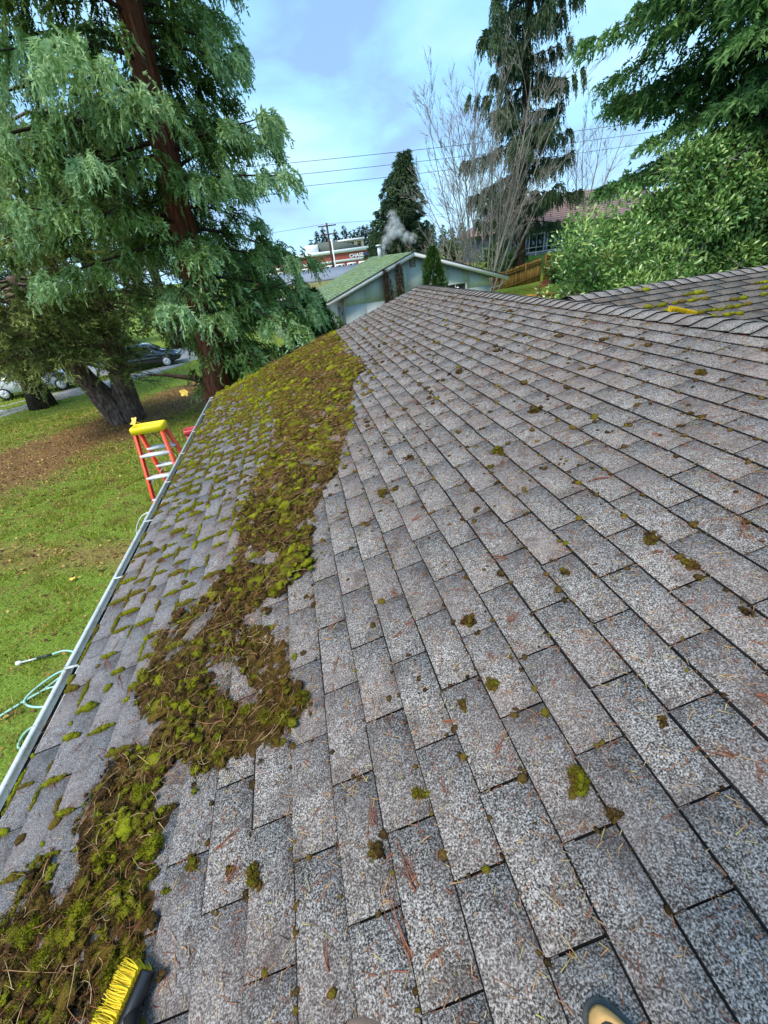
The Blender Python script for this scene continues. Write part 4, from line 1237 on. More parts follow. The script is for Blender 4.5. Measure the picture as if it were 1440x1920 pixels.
def rhomb(mb, P, Dv, L, W, rn, bend=0.0):
    """needle sprigs: slim pointed blades"""
    n = len(P)
    if n == 0: return
    Dv = nrm(Dv); s = nrm(np.cross(Dv, rng.normal(0, 1, (n, 3))))
    L = np.broadcast_to(L, (n,))[:, None]; W = np.broadcast_to(W, (n,))[:, None]
    v = np.stack([P - s * W / 2, P + s * W / 2, P + Dv * L], 1).reshape(-1, 3)
    f = np.arange(3 * n).reshape(-1, 3)
    rr = np.stack([rn - .05, rn - .05, rn + .12], 1).ravel().clip(0, 1)
    mb.add(v, f, rr)
def fingers(mb, S, D0, Lf, n, sl, sw, droop, spread, rn):
    """hanging sprays: every start point grows one drooping stem set with n sprigs"""
    N = len(S)
    if N == 0: return
    s = np.linspace(.08, 1, n)[None, :, None]
    Lf = np.broadcast_to(Lf, (N,))[:, None, None]
    D0 = nrm(D0)[:, None]
    P = S[:, None] + Lf * (s * D0 * (1 - .35 * droop * s) + droop * s * s * DOWN)
    T = nrm(D0 * (1 - .7 * droop * s) + 2 * droop * s * DOWN)
    Dv = nrm(T + rng.normal(0, spread, (N, n, 3)))
    rr = np.clip(rn[:, None] + (s[..., 0] - .5) * .30 + rng.normal(0, .07, (N, n)), 0, 1)
    sh = P.shape
    rhomb(mb, P.reshape(-1, 3), Dv.reshape(-1, 3), sl * rng.uniform(.6, 1.3, N * n), sw * rng.uniform(.7, 1.3, N * n), rr.ravel())

def conifer(name, label, cat, tp, tr, env, nb, z0, z1, bark, leaf, rise=.05, droop=.25, upturn=.1, tmin=.3, step=.3, lat=.35,
            nf=3, Lf=.4, n=8, sl=.13, sw=.03, fdroop=.7, spread=.45, rbase=.4, group=None, br=.05, azw=None, zpow=1.0, skip=None, latn=2, tint=.3, rj=.12, stretch=None):
    """trunk along the points tp, whorls of branches with hanging sprays"""
    tp = np.asarray(tp, float)
    o = empty(name, tp[0], 0, label, cat, group)
    tk = MB(); bh = MB()
    ns_ = 14
    tt = np.linspace(0, 1, ns_)
    zz = np.interp(tt, np.linspace(0, 1, len(tp)), tp[:, 2]); ax = np.interp(tt, np.linspace(0, 1, len(tp)), tp[:, 0]); ay = np.interp(tt, np.linspace(0, 1, len(tp)), tp[:, 1])
    rad = np.interp(tt, np.linspace(0, 1, len(tr)), tr); rad[0] *= 1.5; rad[1] *= 1.1
    tk.tube(np.column_stack([ax, ay, zz]), rad, 20)
    q_ = tk.V[-1].reshape(ns_, 20, 3); cen_ = np.column_stack([ax, ay, zz])[:, None]
    tk.V[-1] = (cen_ + (q_ - cen_) * (1 + .09 * np.sin(np.arange(20) * 2.1)[None, :, None] + rng.normal(0, .05, (ns_, 20, 1)))).reshape(-1, 3)
    lf = MB()
    Ss, Ds, Rs = [], [], []
    for i in range(nb):
        f = ((i + random.random()) / nb) ** zpow
        z = z0 + (z1 - z0) * f
        p0 = np.array([np.interp(z, tp[:, 2], tp[:, 0]), np.interp(z, tp[:, 2], tp[:, 1]), z])
        az = i * 2.39996 + random.gauss(0, .35)
        if azw is not None and random.random() < azw[2]:
            az = azw[0] + random.gauss(0, azw[1])
        L = env(z) * random.uniform(.72, 1.12)
        if stretch is not None: L *= stretch(z, math.sin(az))
        if skip is not None and skip(z, math.sin(az), math.cos(az)): continue
        out = np.array([math.sin(az), math.cos(az), 0]); sd = np.array([out[1], -out[0], 0])
        t = np.linspace(0, 1, 9)
        r_ = rise + random.gauss(0, rj); d_ = droop * random.uniform(.7, 1.3); wob = random.gauss(0, .06)
        path = p0 + L * (t[:, None] * out + (t * t * wob)[:, None] * sd + (r_ * t - d_ * t * t + upturn * t ** 4)[:, None] * np.array([0, 0, 1.0]))
        bh.tube(path, np.linspace(br * (.5 + .5 * L / 4), br * .15, 9), 4, cap=False)
        nn = max(3, int(L * (1 - tmin) / step))
        ts = np.linspace(tmin, 1, nn) + rng.normal(0, .02, nn)
        c = np.column_stack([np.interp(ts, t, path[:, q]) for q in range(3)])
        br_r = rbase + random.gauss(0, .12)
        for k in range(nn):
            wl_ = lat * L * (1.15 - ts[k]) * random.uniform(.5, 1.2)
            for sgn in (-1, 0, 1):
                if sgn == 0:
                    pts_ = c[k][None]
                else:
                    q = np.linspace(.35, 1, latn)
                    pts_ = c[k] + (q * wl_)[:, None] * (sd * sgn + out * .35) + (-(q ** 2) * wl_ * .22)[:, None] * np.array([0, 0, 1.0])
                for p in pts_:
                    nr2 = random.gauss(0, .13)
                    for _ in range(nf):
                        Ss.append(p); Ds.append(out * random.uniform(.2, .9) + sd * (sgn * .6 + random.gauss(0, .45)) + np.array([0, 0, random.gauss(-.15, .3)]))
                        Rs.append(br_r + nr2 + tint * (ts[k] - .6))
    S = np.array(Ss) + rng.normal(0, step * .14, (len(Ss), 3)); D = np.array(Ds); Rr = np.array(Rs) + rng.normal(0, .10, len(Ss))
    fingers(lf, S, D, Lf * rng.uniform(.6, 1.3, len(S)), n, sl, sw, fdroop, spread, Rr)
    tk.build('trunk', M[bark], o, smooth=True)
    tag(bh.build('branches', M['bark_dark'], o), kind='stuff')
    lf.build('crown', M[leaf], o)
    return o

# big red-barked tree that overhangs the eave
random.seed(21); rng = np.random.default_rng(21)
TY = 14.0
tb = at(418, 770, TY); tm = at(385, 600, TY); tm2 = at(320, 330, TY); tt_ = at(240, 0, TY)
dv = (tt_ - tm2) / (tt_[2] - tm2[2])
top = tt_ + dv * 7.5
base = tb + (tb - tm) / (tb[2] - tm[2]) * (-(tb[2])) if tb[2] > 0 else tb
base = np.array([tb[0] - .15, TY, -.2])
def skip_s(z, sx, cy):
    if cy < -.55 and random.random() < .26: return True
    if z < 5.0 and sx < -.15 and random.random() < .90: return True
    if z < 2.2 and cy < 0 and random.random() < .2: return True
    return False
env_s = lambda z: float(np.interp(z, [1.0, 3.0, 5.5, 9.0, 13, 17], [2.6, 3.1, 3.2, 2.9, 2.4, .8]))
conifer('redwood_tree', 'tall red-barked conifer with drooping blue-green fronds beside the eave', 'conifer', [base, tm, tm2, tt_, top], [.42, .37, .31, .25, .05],
        env_s, 180, .9, 17, 'bark_red', 'leaf_seq', rise=.14, droop=.36, upturn=.12, tmin=.30, step=.52, lat=.42, nf=10, Lf=.40, n=13, sl=.115, sw=.046, fdroop=.62, spread=.60, rbase=.70, br=.055, tint=.5, skip=skip_s, stretch=lambda z, sx: (1 + .6 * max(0, -sx) * (z > 5.2)) * (1 - .14 * max(0, sx) * (z > 6.5) + .12 * max(0, sx) * (z < 5.5)))
# dark leaning double-trunked conifer on the lawn
random.seed(5); rng = np.random.default_rng(5)
def leaning_tree():
    TY = 17.6
    b0 = at(238, 795, TY); b0[2] = -.15
    stems = [[b0, at(185, 735, 17.5), at(130, 680, 17.2), at(80, 610, 16.6), at(20, 520, 16.0)],
             [b0 + np.array([.25, .1, 0]), at(228, 720, TY), at(213, 640, TY), at(190, 560, 17.4), at(150, 450, 17.0), at(110, 330, 16.8), at(90, 200, 16.8)]]
    rads = [[.52, .40, .33, .26, .14], [.52, .40, .34, .28, .22, .16, .06]]
    o = empty('leaning_conifer', (b0[0], b0[1], 0), 0, 'dark double-trunked conifer leaning over the lawn', 'conifer')
    tk = MB(); lf = MB()
    Ss, Ds, Rs = [], [], []
    for st, rd in zip(stems, rads):
        st = np.array(st); t = np.linspace(0, 1, len(st)); q = np.linspace(0, 1, 20)
        pth = np.column_stack([np.interp(q, t, st[:, k]) for k in range(3)])
        pth[1:-1] = (pth[:-2] + pth[1:-1] * 2 + pth[2:]) / 4
        tk.tube(pth, np.interp(q, t, rd) * (1 + rng.normal(0, .05, 20)), 12)
        nb = 64; s_lo = .46 if len(st) > 5 else .50
        for i in range(nb):
            s = s_lo + (1 - s_lo) * (i + random.random()) / nb
            p0 = np.array([np.interp(s, q, pth[:, k]) for k in range(3)])
            az = i * 2.4 + random.gauss(0, .3)
            L = random.uniform(1.6, 3.6) * (1.05 - .5 * s)
            out = np.array([math.sin(az), math.cos(az), 0]); sd = np.array([out[1], -out[0], 0])
            tt = np.linspace(0, 1, 7)
            rs, dr = random.uniform(-.15, .3), random.uniform(.1, .35)
            br_ = p0 + L * (tt[:, None] * out + (tt * tt * random.gauss(0, .15))[:, None] * sd + (rs * tt - dr * tt * tt)[:, None] * np.array([0, 0, 1.0])) + rng.normal(0, .03, (7, 3))
            tk.tube(br_, np.linspace(.05, .012, 7), 4, cap=False)
            for k in range(9):
                f = random.uniform(.2, 1); c = np.array([np.interp(f, tt, br_[:, a]) for a in range(3)])
                dd = nrm(out * random.uniform(.2, 1) + sd * random.gauss(0, .8) + np.array([0, 0, random.gauss(-.1, .3)]))
                l2 = random.uniform(.4, 1.0)
                tw = np.array([c, c + dd * l2 * .5 + rng.normal(0, .04, 3), c + dd * l2 + np.array([0, 0, -.08])])
                tk.tube(tw, [.014, .009, .005], 3, cap=False)
                if f > .38:
                    for m_ in range(11):
                        e_ = tw[0] + (tw[2] - tw[0]) * random.uniform(.2, 1)
                        Ss.append(e_); Ds.append(dd + rng.normal(0, .5, 3)); Rs.append(random.gauss(.66, .20))
    S, D, Rr = np.array(Ss), np.array(Ds), np.array(Rs)
    fingers(lf, S, D, rng.uniform(.22, .48, len(S)), 12, .12, .034, .18, .7, Rr)
    tk.build('trunk', M['bark_brown'], o, smooth=True)
    lf.build('crown', M['leaf_olive'], o)
leaning_tree()
# low broken branch lying between the two trees
def stick(name, pts, rad, m, label, twigs=10, cat='branch'):
    pts = np.array(pts); b = MB(); b.tube(pts, rad, 7)
    for k in range(twigs):
        s = random.uniform(.25, 1); p = np.array([np.interp(s, np.linspace(0, 1, len(pts)), pts[:, a]) for a in range(3)])
        d = nrm((pts[-1] - pts[0]) + rng.normal(0, 1.6, 3)); l = random.uniform(.3, 1.0)
        b.tube([p, p + d * l * .5 + rng.normal(0, .05, 3), p + d * l], [.018, .011, .005], 4, cap=False)
    return tag(b.build(name, M[m], smooth=True), label, cat)
g0 = lambda x, y, h: (x, y, zf(x, y) + h)
stick('fallen_branch', [g0(-4.6, 21.6, .15), g0(-5.4, 21.8, .45), g0(-6.6, 22.2, .7), g0(-7.6, 22.4, .85)], [.2, .15, .08, .03], 'bark_dark', 'bare dark branch reaching over the lawn between the two conifers', 16)

def gap_sky(z, az): return False
# dark conifer behind, filling the upper left
conifer('dark_conifer', 'dark conifer behind the leaning tree at the left edge', 'conifer', [(-13.0, 23, 0), (-12.6, 23, 8), (-12.4, 23, 16)], [.4, .3, .06],
        lambda z: float(np.interp(z, [2, 7, 16], [3.6, 3.6, .8])), 80, 2.0, 16, 'bark_dark', 'leaf_spruce', droop=.2, step=.5, lat=.4, nf=3, Lf=.6, n=6, sl=.28, sw=.07, fdroop=.4, spread=.5, rbase=.38)
conifer('dark_conifer', 'slim dark conifer standing behind the parked dark car', 'conifer', [(-9.5, 38, 0), (-9.3, 38, 7), (-9.2, 38, 15)], [.4, .3, .06],
        lambda z: float(np.interp(z, [1, 7, 15], [3.4, 3.2, .6])), 70, 4.0, 15, 'bark_dark', 'leaf_fir', droop=.2, step=.55, lat=.4, nf=3, Lf=.6, n=5, sl=.30, sw=.08, fdroop=.4, spread=.5, rbase=.42)

# spruce behind the fence
random.seed(8); rng = np.random.default_rng(8)
sb = at(977, 486, 33.5); s_top = at(991, 0, 33.5)
dv = (s_top - sb) / (s_top[2] - sb[2])
sgz = zf(sb[0], 33.5)
env_p = lambda z: float(np.interp(z, [3.5, 6.0, 11, 17, 24], [3.6, 4.0, 3.6, 2.6, .4]))
conifer('spruce_tree', 'tall sparse spruce with drooping branchlets behind the board fence', 'spruce', [sb - dv * (sb[2] - sgz + .2), sb, s_top, s_top + dv * 9], [.34, .30, .20, .04],
        env_p, 60, 5.0, 24.5, 'bark_dark', 'leaf_spruce', rise=.12, droop=.34, upturn=.26, tmin=.10, step=.40, lat=.20, nf=5, Lf=.62, n=9, sl=.25, sw=.08, fdroop=.9, spread=.28, rbase=.52, br=.05, latn=2)

# big red cedar at the right
cb = at(1400, 470, 15.5); ct = at(1425, 130, 15.5)
cb[2] = 0
env_c = lambda z: float(np.interp(z, [3.0, 6.5, 11, 16, 21], [5.2, 6.4, 6.0, 4.4, .8]))
conifer('cedar_tree', 'dense green cedar with sweeping boughs at the right edge', 'cedar', [cb, (cb[0] + .1, 15.5, 7), (ct[0] + .6, 15.5, 13), (ct[0] + .9, 15.5, 21)], [.50, .42, .30, .05],
        env_c, 175, 3.2, 20.5, 'bark_brown', 'leaf_cedar', rise=.06, droop=.42, upturn=.20, tmin=.16, step=.34, lat=.36, nf=4, Lf=.46, n=7, sl=.18, sw=.08, fdroop=.42, spread=.58, rbase=.58, br=.06, tint=.5)

# bushy fir beyond the pale house
fbp = at(752, 470, 44); ftp = at(757, 281, 44)
conifer('fir_tree', 'bushy dark green fir rising behind the smoking stove pipe', 'fir', [(fbp[0], 44, 0), (fbp[0], 44, 6), (ftp[0], 44, ftp[2])], [.35, .28, .05],
        lambda z: float(np.interp(z, [3, 5.5, 8, ftp[2]], [3.3, 2.8, 1.9, .12])), 135, 2.5, ftp[2] - .2, 'bark_dark', 'leaf_fir', rise=.26, droop=.16, upturn=.08, tmin=.05, step=.42, lat=.36, nf=4, Lf=.42, n=9, sl=.22, sw=.09, fdroop=.3, spread=.42, rbase=.46, br=.05, rj=.03)

# row of far conifers behind the bank
def far_conifer(x, y, h, r, label):
    o = empty('far_conifer', (x, y, 0), 0, label, 'conifer', 'far conifers behind the brick bank')
    tk = MB(); tk.tube([(x, y, -.2), (x, y, h * .97)], [.4, .06], 6); tk.build('trunk', M['bark_dark'], o)
    N = 900
    z = h * (1 - (1 - rng.random(N)) ** .62 * .96); a = rng.uniform(0, 6.28, N)
    lay = .75 + .35 * np.sin(z * 3.4 + a)
    rr = (1 - z / h) ** .9 * r * lay * rng.uniform(.2, 1, N) ** .5
    P = np.column_stack([x + rr * np.cos(a), y + rr * np.sin(a), z])
    D = np.column_stack([np.cos(a), np.sin(a), rng.normal(-.25, .25, N)])
    c = MB(); rhomb(c, P, D, rng.uniform(.7, 1.5, N) * h / 16, rng.uniform(.3, .6, N) * h / 16, np.clip(rng.normal(.45, .15, N), 0, 1))
    c.build('crown', M['leaf_far'], o)
fc = [(592, 433, 128), (582, 448, 118), (604, 424, 132), (628, 427, 126), (643, 421, 126), (656, 432, 140), (664, 428, 132), (672, 424, 128), (680, 419, 124), (688, 421, 134), (696, 416, 126), (704, 422, 136), (716, 430, 130), (728, 430, 128), (800, 415, 130), (812, 425, 132), (830, 418, 128), (848, 424, 134), (866, 416, 126)]
ORD = ['first', 'second', 'third', 'fourth', 'fifth', 'sixth', 'seventh', 'eighth', 'last']
for i, (px, py, Y) in enumerate(fc):
    p = at(px, py, Y)
    ln = ['leftmost far conifer behind the bank roof', 'low far conifer at the edge of the drooping fronds', 'far conifer showing left of the utility pole', 'far conifer just right of the utility pole', 'pointed far conifer above the yellow upper storey'][i] if i < 5 else ('%s far conifer of the dense row between bank and bushy fir' % ORD[i - 5] if i < 14 else '%s far conifer behind the bare maple, counted from the bushy fir' % ORD[i - 14])
    far_conifer(p[0], Y, p[2], 2.6 + random.random() * .8, ln)

# bare many-stemmed tree between fir and spruce
random.seed(12); rng = np.random.default_rng(12)
def bare_tree(name, label, base, H, stems, spreadx, r0=.10, levels=3, group=None, mat_='bark_grey', dens=9, lean=None, tmin_r=.011):
    o = empty(name, base, 0, label, 'bare tree', group)
    b = MB(); tw = MB()
    def grow_(p, d, L, r, lv):
        k = 6
        pts = [p]; dd = d.copy()
        for q in range(k):
            dd = nrm(dd + rng.normal(0, .05, 3) + np.array([0, 0, .035]))
            pts.append(pts[-1] + dd * L / k)
        pts = np.array(pts)
        (b if lv == 0 else tw).tube(pts, np.linspace(r, r * (.25 if lv < levels else .4), k + 1), 6 if lv == 0 else (4 if lv == 1 else 3), cap=False)
        if lv >= levels: return
        nn = int(dens * (1.0 if lv == 0 else .62) * random.uniform(.8, 1.2))
        for q in range(nn):
            s = random.uniform(.22, .97)
            pp = np.array([np.interp(s, np.linspace(0, 1, k + 1), pts[:, a]) for a in range(3)])
            i_ = min(k - 1, int(s * k)); td = nrm(pts[i_ + 1] - pts[i_])
            sd = nrm(np.cross(td, rng.normal(0, 1, 3)))
            nd = nrm(td + sd * random.uniform(.35, .75))
            grow_(pp, nd, L * random.uniform(.28, .48) * (1.12 - .5 * s), max(r * .42 * (1 - .5 * s), .011), lv + 1)
    for i in range(stems):
        a = i / max(1, stems - 1) - .5
        d = nrm(np.array([a * spreadx + random.gauss(0, .05) + (lean or 0), random.gauss(0, .16), 1.0]))
        grow_(np.array(base) + np.array([a * .9, random.gauss(0, .25), -.1]), d, H * random.uniform(.82, 1.05) * (1 - .25 * abs(a)), r0 * random.uniform(.7, 1.2), 0)
    tk = b.build('trunk', M[mat_], o, smooth=True)
    tag(tw.build('twigs', M[mat_], o), kind='stuff')
    return o
bb = at(905, 512, 27.5)
bare_tree('bare_maple', 'leafless grey tree with many upright stems beside the pale house', (bb[0], 27.5, zf(bb[0], 27.5)), 11.0, 18, .85, .055, 3, dens=9)
bq = at(838, 470, 34)
bare_tree('bare_shrub', 'low leafless olive-grey thicket behind the pale roof', (bq[0], 36, 0), 6.0, 9, 1.5, .06, 3, dens=8, mat_='bark_grey')
br2 = at(1110, 330, 40)
bare_tree('bare_shrub', 'faint leafless tree between spruce and cedar', (br2[0], 41, 3), 9.5, 5, .8, .08, 3, dens=9, mat_='bark_grey')
bl = at(1010, 470, 35)

# laurel: mass of big glossy leaves
random.seed(15); rng = np.random.default_rng(15)
def leaves(mb, P, Dv, Nv, L, W, rn):
    """folded oval leaves, six corners each"""
    n = len(P); Dv = nrm(Dv); s = nrm(np.cross(Dv, Nv)); up = np.cross(s, Dv)
    L = L[:, None]; W = W[:, None]
    v = np.stack([P, P + Dv * L * .35 + s * W / 2 + up * W * .18, P + Dv * L * .75 + s * W * .36 + up * W * .1, P + Dv * L - up * L * .10,
                  P + Dv * L * .75 - s * W * .36 + up * W * .1, P + Dv * L * .35 - s * W / 2 + up * W * .18, P + Dv * L * .5], 1).reshape(-1, 3)
    f = np.array([[0, 1, 6], [1, 2, 6], [2, 3, 6], [3, 4, 6], [4, 5, 6], [5, 0, 6]])
    f = (f[None] + (np.arange(n) * 7)[:, None, None]).reshape(-1, 3)
    mb.add(v, f, np.repeat(np.clip(rn, 0, 1), 7))
def shrub(name, label, cat, lobes, nleaf, L, W, mat_, r=.5, stems=True, group=None, up=.35, base=None, inner=.45):
    lobes = np.asarray(lobes, float)
    b0 = base if base is not None else (lobes[:, 0].mean(), lobes[:, 1].mean(), zf(lobes[:, 0].mean(), lobes[:, 1].mean()))
    o = empty(name, b0, 0, label, cat, group)
    vol = lobes[:, 3] ** 2; pk = rng.choice(len(lobes), nleaf, p=vol / vol.sum())
    d = nrm(rng.normal(0, 1, (nleaf, 3)))
    rad = lobes[pk, 3] * (inner + (1 - inner) * rng.random(nleaf) ** .45) * (1 + .12 * np.sin(d[:, 0] * 9 + d[:, 2] * 7 + pk))
    P = lobes[pk, :3] + d * rad[:, None]
    ok = P[:, 2] > .05
    P, d, pk = P[ok], d[ok], pk[ok]; n = len(P)
    Dv = nrm(d * .8 + rng.normal(0, .55, (n, 3)) + np.array([0, 0, up]))
    Nv = nrm(d + np.array([0, 0, .9]) + rng.normal(0, .35, (n, 3)))
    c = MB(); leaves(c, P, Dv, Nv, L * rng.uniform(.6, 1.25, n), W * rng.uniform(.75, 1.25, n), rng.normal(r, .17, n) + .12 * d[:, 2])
    if stems:
        s = MB()
        for q in (lobes if len(lobes) < 20 else lobes[::6]):
            e = q[:3]; m_ = (np.array(b0) + e) / 2 + rng.normal(0, .15, 3)
            s.tube([np.array(b0) + rng.normal(0, .12, 3) * [1, 1, 0], m_, e], [.035, .022, .008], 5, cap=False)
            for _ in range(5):
                dd = nrm(rng.normal(0, 1, 3) + [0, 0, .5]); s.tube([e, e + dd * q[3] * .5 + rng.normal(0, .04, 3), e + dd * q[3] * .95], [.015, .01, .004], 3, cap=False)
        s.build('stems', M['bark_grey'], o)
    c.build('crown', M[mat_], o)
    return o
lob = []
for k in range(84):
    px = random.uniform(1075, 1520); lim = np.interp(px, [1075, 1130, 1200, 1300, 1440, 1520], [420, 335, 280, 240, 240, 270])
    py = random.uniform(lim + 30, 560); Y = random.uniform(12.6, 15.0) - .9 * (py - lim) / 300
    p = at(px, py, Y); lob.append((p[0], p[1], p[2], random.uniform(.45, .80)))
for k in range(26):
    px = random.uniform(1050, 1180); py = random.uniform(np.interp(px, [1050, 1110, 1180], [500, 430, 350]), 560)
    p = at(px, py, random.uniform(12.5, 14)); lob.append((p[0], p[1], p[2], random.uniform(.35, .6)))
for k in range(22):
    lob.append((random.uniform(9, 15), random.uniform(12.8, 14.5), random.uniform(.6, 2.6), random.uniform(.6, .9)))
shrub('laurel_shrub', 'huge glossy green laurel beyond the wing roof', 'shrub', lob, 30000, .155, .064, 'leaf_laurel', .70, base=(12, 13.6, 0))
# long upright laurel shoots
# columnar shrubs
def column(name, label, x, y, z0, z1, r, n, mat_, rb=.5, sl=.16, sw=.07, group=None, cat='shrub', taper=.35):
    o = empty(name, (x, y, z0), 0, label, cat, group)
    t = MB(); t.tube([(x, y, z0 - .1), (x, y, z0 + (z1 - z0) * .9)], [.07, .02], 6); t.build('trunk', M['bark_dark'], o)
    h = rng.random(n); a = rng.uniform(0, 6.28, n)
    prof = np.interp(h, [0, .12, .5, .85, 1], [.7, 1, .95, .6, .08]) if taper else np.interp(h, [0, .1, .9, 1], [.8, 1, .9, .3])
    rr = r * prof * (.55 + .45 * rng.random(n) ** .5) * (1 + .16 * np.sin(a * 3 + h * 14) + .1 * np.sin(a * 7 - h * 30))
    P = np.column_stack([x + rr * np.cos(a), y + rr * np.sin(a), z0 + h * (z1 - z0)])
    D = np.column_stack([np.cos(a) * .55, np.sin(a) * .55, np.full(n, .8)]) + rng.normal(0, .3, (n, 3))
    c = MB(); rhomb(c, P, D, sl * rng.uniform(.6, 1.3, n), sw * rng.uniform(.6, 1.3, n), np.clip(rng.normal(rb, .17, n), 0, 1))
    c.build('crown', M[mat_], o)
at_y = 20.5
a = at(811, 464, at_y); b = at(787, 520, at_y); c_ = at(836, 515, at_y)
column('arborvitae', 'pointed green arborvitae in front of the pale gable', a[0], at_y, 0, a[2], (c_[0] - b[0]) / 2 * 1.02, 5200, 'leaf_arb', .52, .17, .07)
for px, top_, w_, lab in ((724, 507, 12, 'narrow dead brown climber against the pale wall, left one'), (750, 496, 18, 'wider dead brown climber against the pale wall, right one'), (735, 525, 5, 'thin dead stem between the two dead climbers')):
    p = at(px, top_, 23.3); q0_ = at(px - w_ / 2, top_ + 30, 23.3); q1_ = at(px + w_ / 2, top_ + 30, 23.3)
    column('dead_climber', lab, p[0], 23.6, 0, p[2], (q1_[0] - q0_[0]) / 2 * .72, 1500 if w_ > 6 else 260, 'dead', .5, .20, .04, 'dead climbers on the pale wall', 'dead shrub', 0)
for k, (px, py, Y, r_, lab) in enumerate(((585, 545, 19.0, .75, 'tall dark arborvitae left of the porch of the pale house'), (563, 552, 18.2, .8, 'dark arborvitae half hidden behind drooping fronds'), (600, 585, 20.5, .6, 'short dark arborvitae below the porch eave'))):
    p = at(px, py, Y); column('arborvitae', lab, p[0], Y, 0, p[2], r_, 3600, 'leaf_arb', .30, .2, .09, 'dark arborvitae by the porch')
p = at(622, 596, 23); shrub('porch_shrub', 'small rounded green shrub by the porch door', 'shrub', [(p[0], 23, p[2] - .3, .5), (p[0] - .4, 23.2, p[2] - .6, .5), (p[0] + .3, 23, p[2] - .7, .45), (p[0], 23, .5, .5)], 900, .16, .07, 'leaf_arb', .5)
# rhododendrons and mulch-bed plants behind the fence
for k, (px, py, Y, r_, lab) in enumerate(((955, 478, 34, .9, 'leafy evergreen bush right of the bare stems'), (925, 470, 36, 1.0, 'dark evergreen bush behind the bare stems'), (1055, 500, 29, .7, 'pale leafy shrub in front of the fence corner'), (840, 462, 38, 1.2, 'low round bush behind the pale gable'))):
    p = at(px, py, Y); zz = zf(p[0], Y)
    lb = [(p[0] + random.gauss(0, r_ * .6), Y + random.gauss(0, r_ * .4), max(zz + .2, p[2] - .3) + random.gauss(0, r_ * .3), r_ * random.uniform(.5, .8)) for _ in range(7)]
    shrub('garden_shrub', lab, 'shrub', lb, 1400, .22, .10, 'leaf_laurel' if k != 3 else 'leaf_arb', .45, base=(p[0], Y, zz))
# street trees and hedges far to the left
for k, (x, y, r_, h_) in enumerate(((-24, 44, 2.6, 3.0), (-17, 46, 2.4, 2.8), (-11, 47, 2.2, 2.6), (-3, 46, 2.5, 3.2), (-32, 40, 3, 3.4), (-1.5, 40, 1.6, 2.2))):
    lb = [(x + random.gauss(0, r_ * .6), y + random.gauss(0, r_ * .4), h_ * random.uniform(.3, 1.1), r_ * random.uniform(.45, .7)) for _ in range(10)]
    shrub('street_hedge', ['far hedge mass at the left edge', 'far hedge behind the white car', 'far hedge behind the dark car', 'far hedge behind the red trunk', 'far hedge outside the left edge', 'hedge beside the low grey house'][k], 'hedge', lb, 1600, .4, .2, 'leaf_arb', .5, base=(x, y, 0), group='hedges across the street')
# ------------------------------------------------------------------ grass and fallen leaves on the lawn
def blade_field(N, x0, x1, y0, y1, hgt, wid, keep):
    P = np.column_stack([rng.uniform(x0, x1, N), rng.uniform(y0, y1, N)])
    P = P[keep(P)]; n = len(P)
    z = gz(P[:, 0], P[:, 1]); p = np.column_stack([P, z - .01])
    a = rng.uniform(0, 6.28, n); s = np.column_stack([np.cos(a), np.sin(a), np.zeros(n)])
    lean = rng.normal(0, .55, (n, 3)); lean[:, 2] = 1
    cl_ = .55 + .9 * (np.sin(P[:, 0] * 5.1 + 2 * np.sin(P[:, 1] * 3.7)) * np.sin(P[:, 1] * 4.3 + P[:, 0] * 2.2) > .15)
    tip = p + nrm(lean) * (hgt * cl_ * rng.uniform(.5, 1.3, n))[:, None]
    w_ = (wid * rng.uniform(.6, 1.4, n))[:, None]
    v = np.stack([p - s * w_, p + s * w_, tip], 1).reshape(-1, 3)
    r = np.clip(rng.normal(.5, .2, n), 0, 1)
    return v, np.arange(3 * n).reshape(-1, 3), np.repeat(r, 3)
def grass_mat():
    t = NT('grass_blades')
    co = t.coord(); big = t.noise(.9, 4, .6, co)
    c = t.ramp(t.attr(), [(0, (0.11, 0.14, 0.025)), (.4, (0.33, 0.38, 0.045)), (.75, (0.48, 0.56, 0.09)), (1, (0.66, 0.64, 0.25))])
    c = t.mixc(t.mrange(big, .50, .66, 0, .65), c, (0.36, 0.27, 0.09))
    return t.done(c, .8, .2, trans=.3)
def lawn_keep(P):
    x, y = P[:, 0], P[:, 1]
    d = np.abs((x + 7.9) * -.774 + (y - 17.0) * .633)
    w = np.interp(d + .5 * np.sin(x * 1.7 + y) + .4 * np.sin(y * 2.3 - x), [1.5, 3.3], [.06, 1.0])
    tr = np.abs(y + .35 * x - 5.9); w *= np.interp(tr + .3 * np.sin(x * 3), [.1, .8], [.30, 1])
    w *= .55 + .45 * np.sin(x * 1.9 + 1.3 * np.sin(y * 1.1)) * np.sin(y * 1.4 + x * .5) + .25
    return (rng.random(len(P)) < w) & (x < -1.9)
gm = MB()
for args in ((170000, -9.5, -1.9, 2.2, 11.5, .075, .009), (120000, -16, -1.9, 11, 21, .085, .014), (60000, -26, 2, 19, 31, .09, .02)):
    gm.add(*blade_field(*args, lawn_keep))
gr_ = lambda P: (rng.random(len(P)) < .9) & (P[:, 1] < 29.5)
gm.add(*blade_field(26000, 12.5, 21, 25.6, 29.5, .09, .018, lambda P: P[:, 1] < 28.6 + .15 * (P[:, 0] - 13)))
tag(gm.build('grass', grass_mat()), 'short green grass of the lawn below the eave', 'grass', kind='stuff')
lv = MB()
N = 24000
P = np.column_stack([rng.uniform(-14, -1.9, N), rng.uniform(2.5, 22, N)])
dd_ = np.abs((P[:, 0] + 7.9) * -.774 + (P[:, 1] - 17.0) * .633)
tr_ = np.abs(P[:, 1] + .35 * P[:, 0] - 5.9)
P = P[rng.random(N) < np.interp(dd_, [1.5, 4, 8], [1.0, .75, .22]) + np.interp(tr_, [.2, .8], [.5, 0])]
n = len(P)
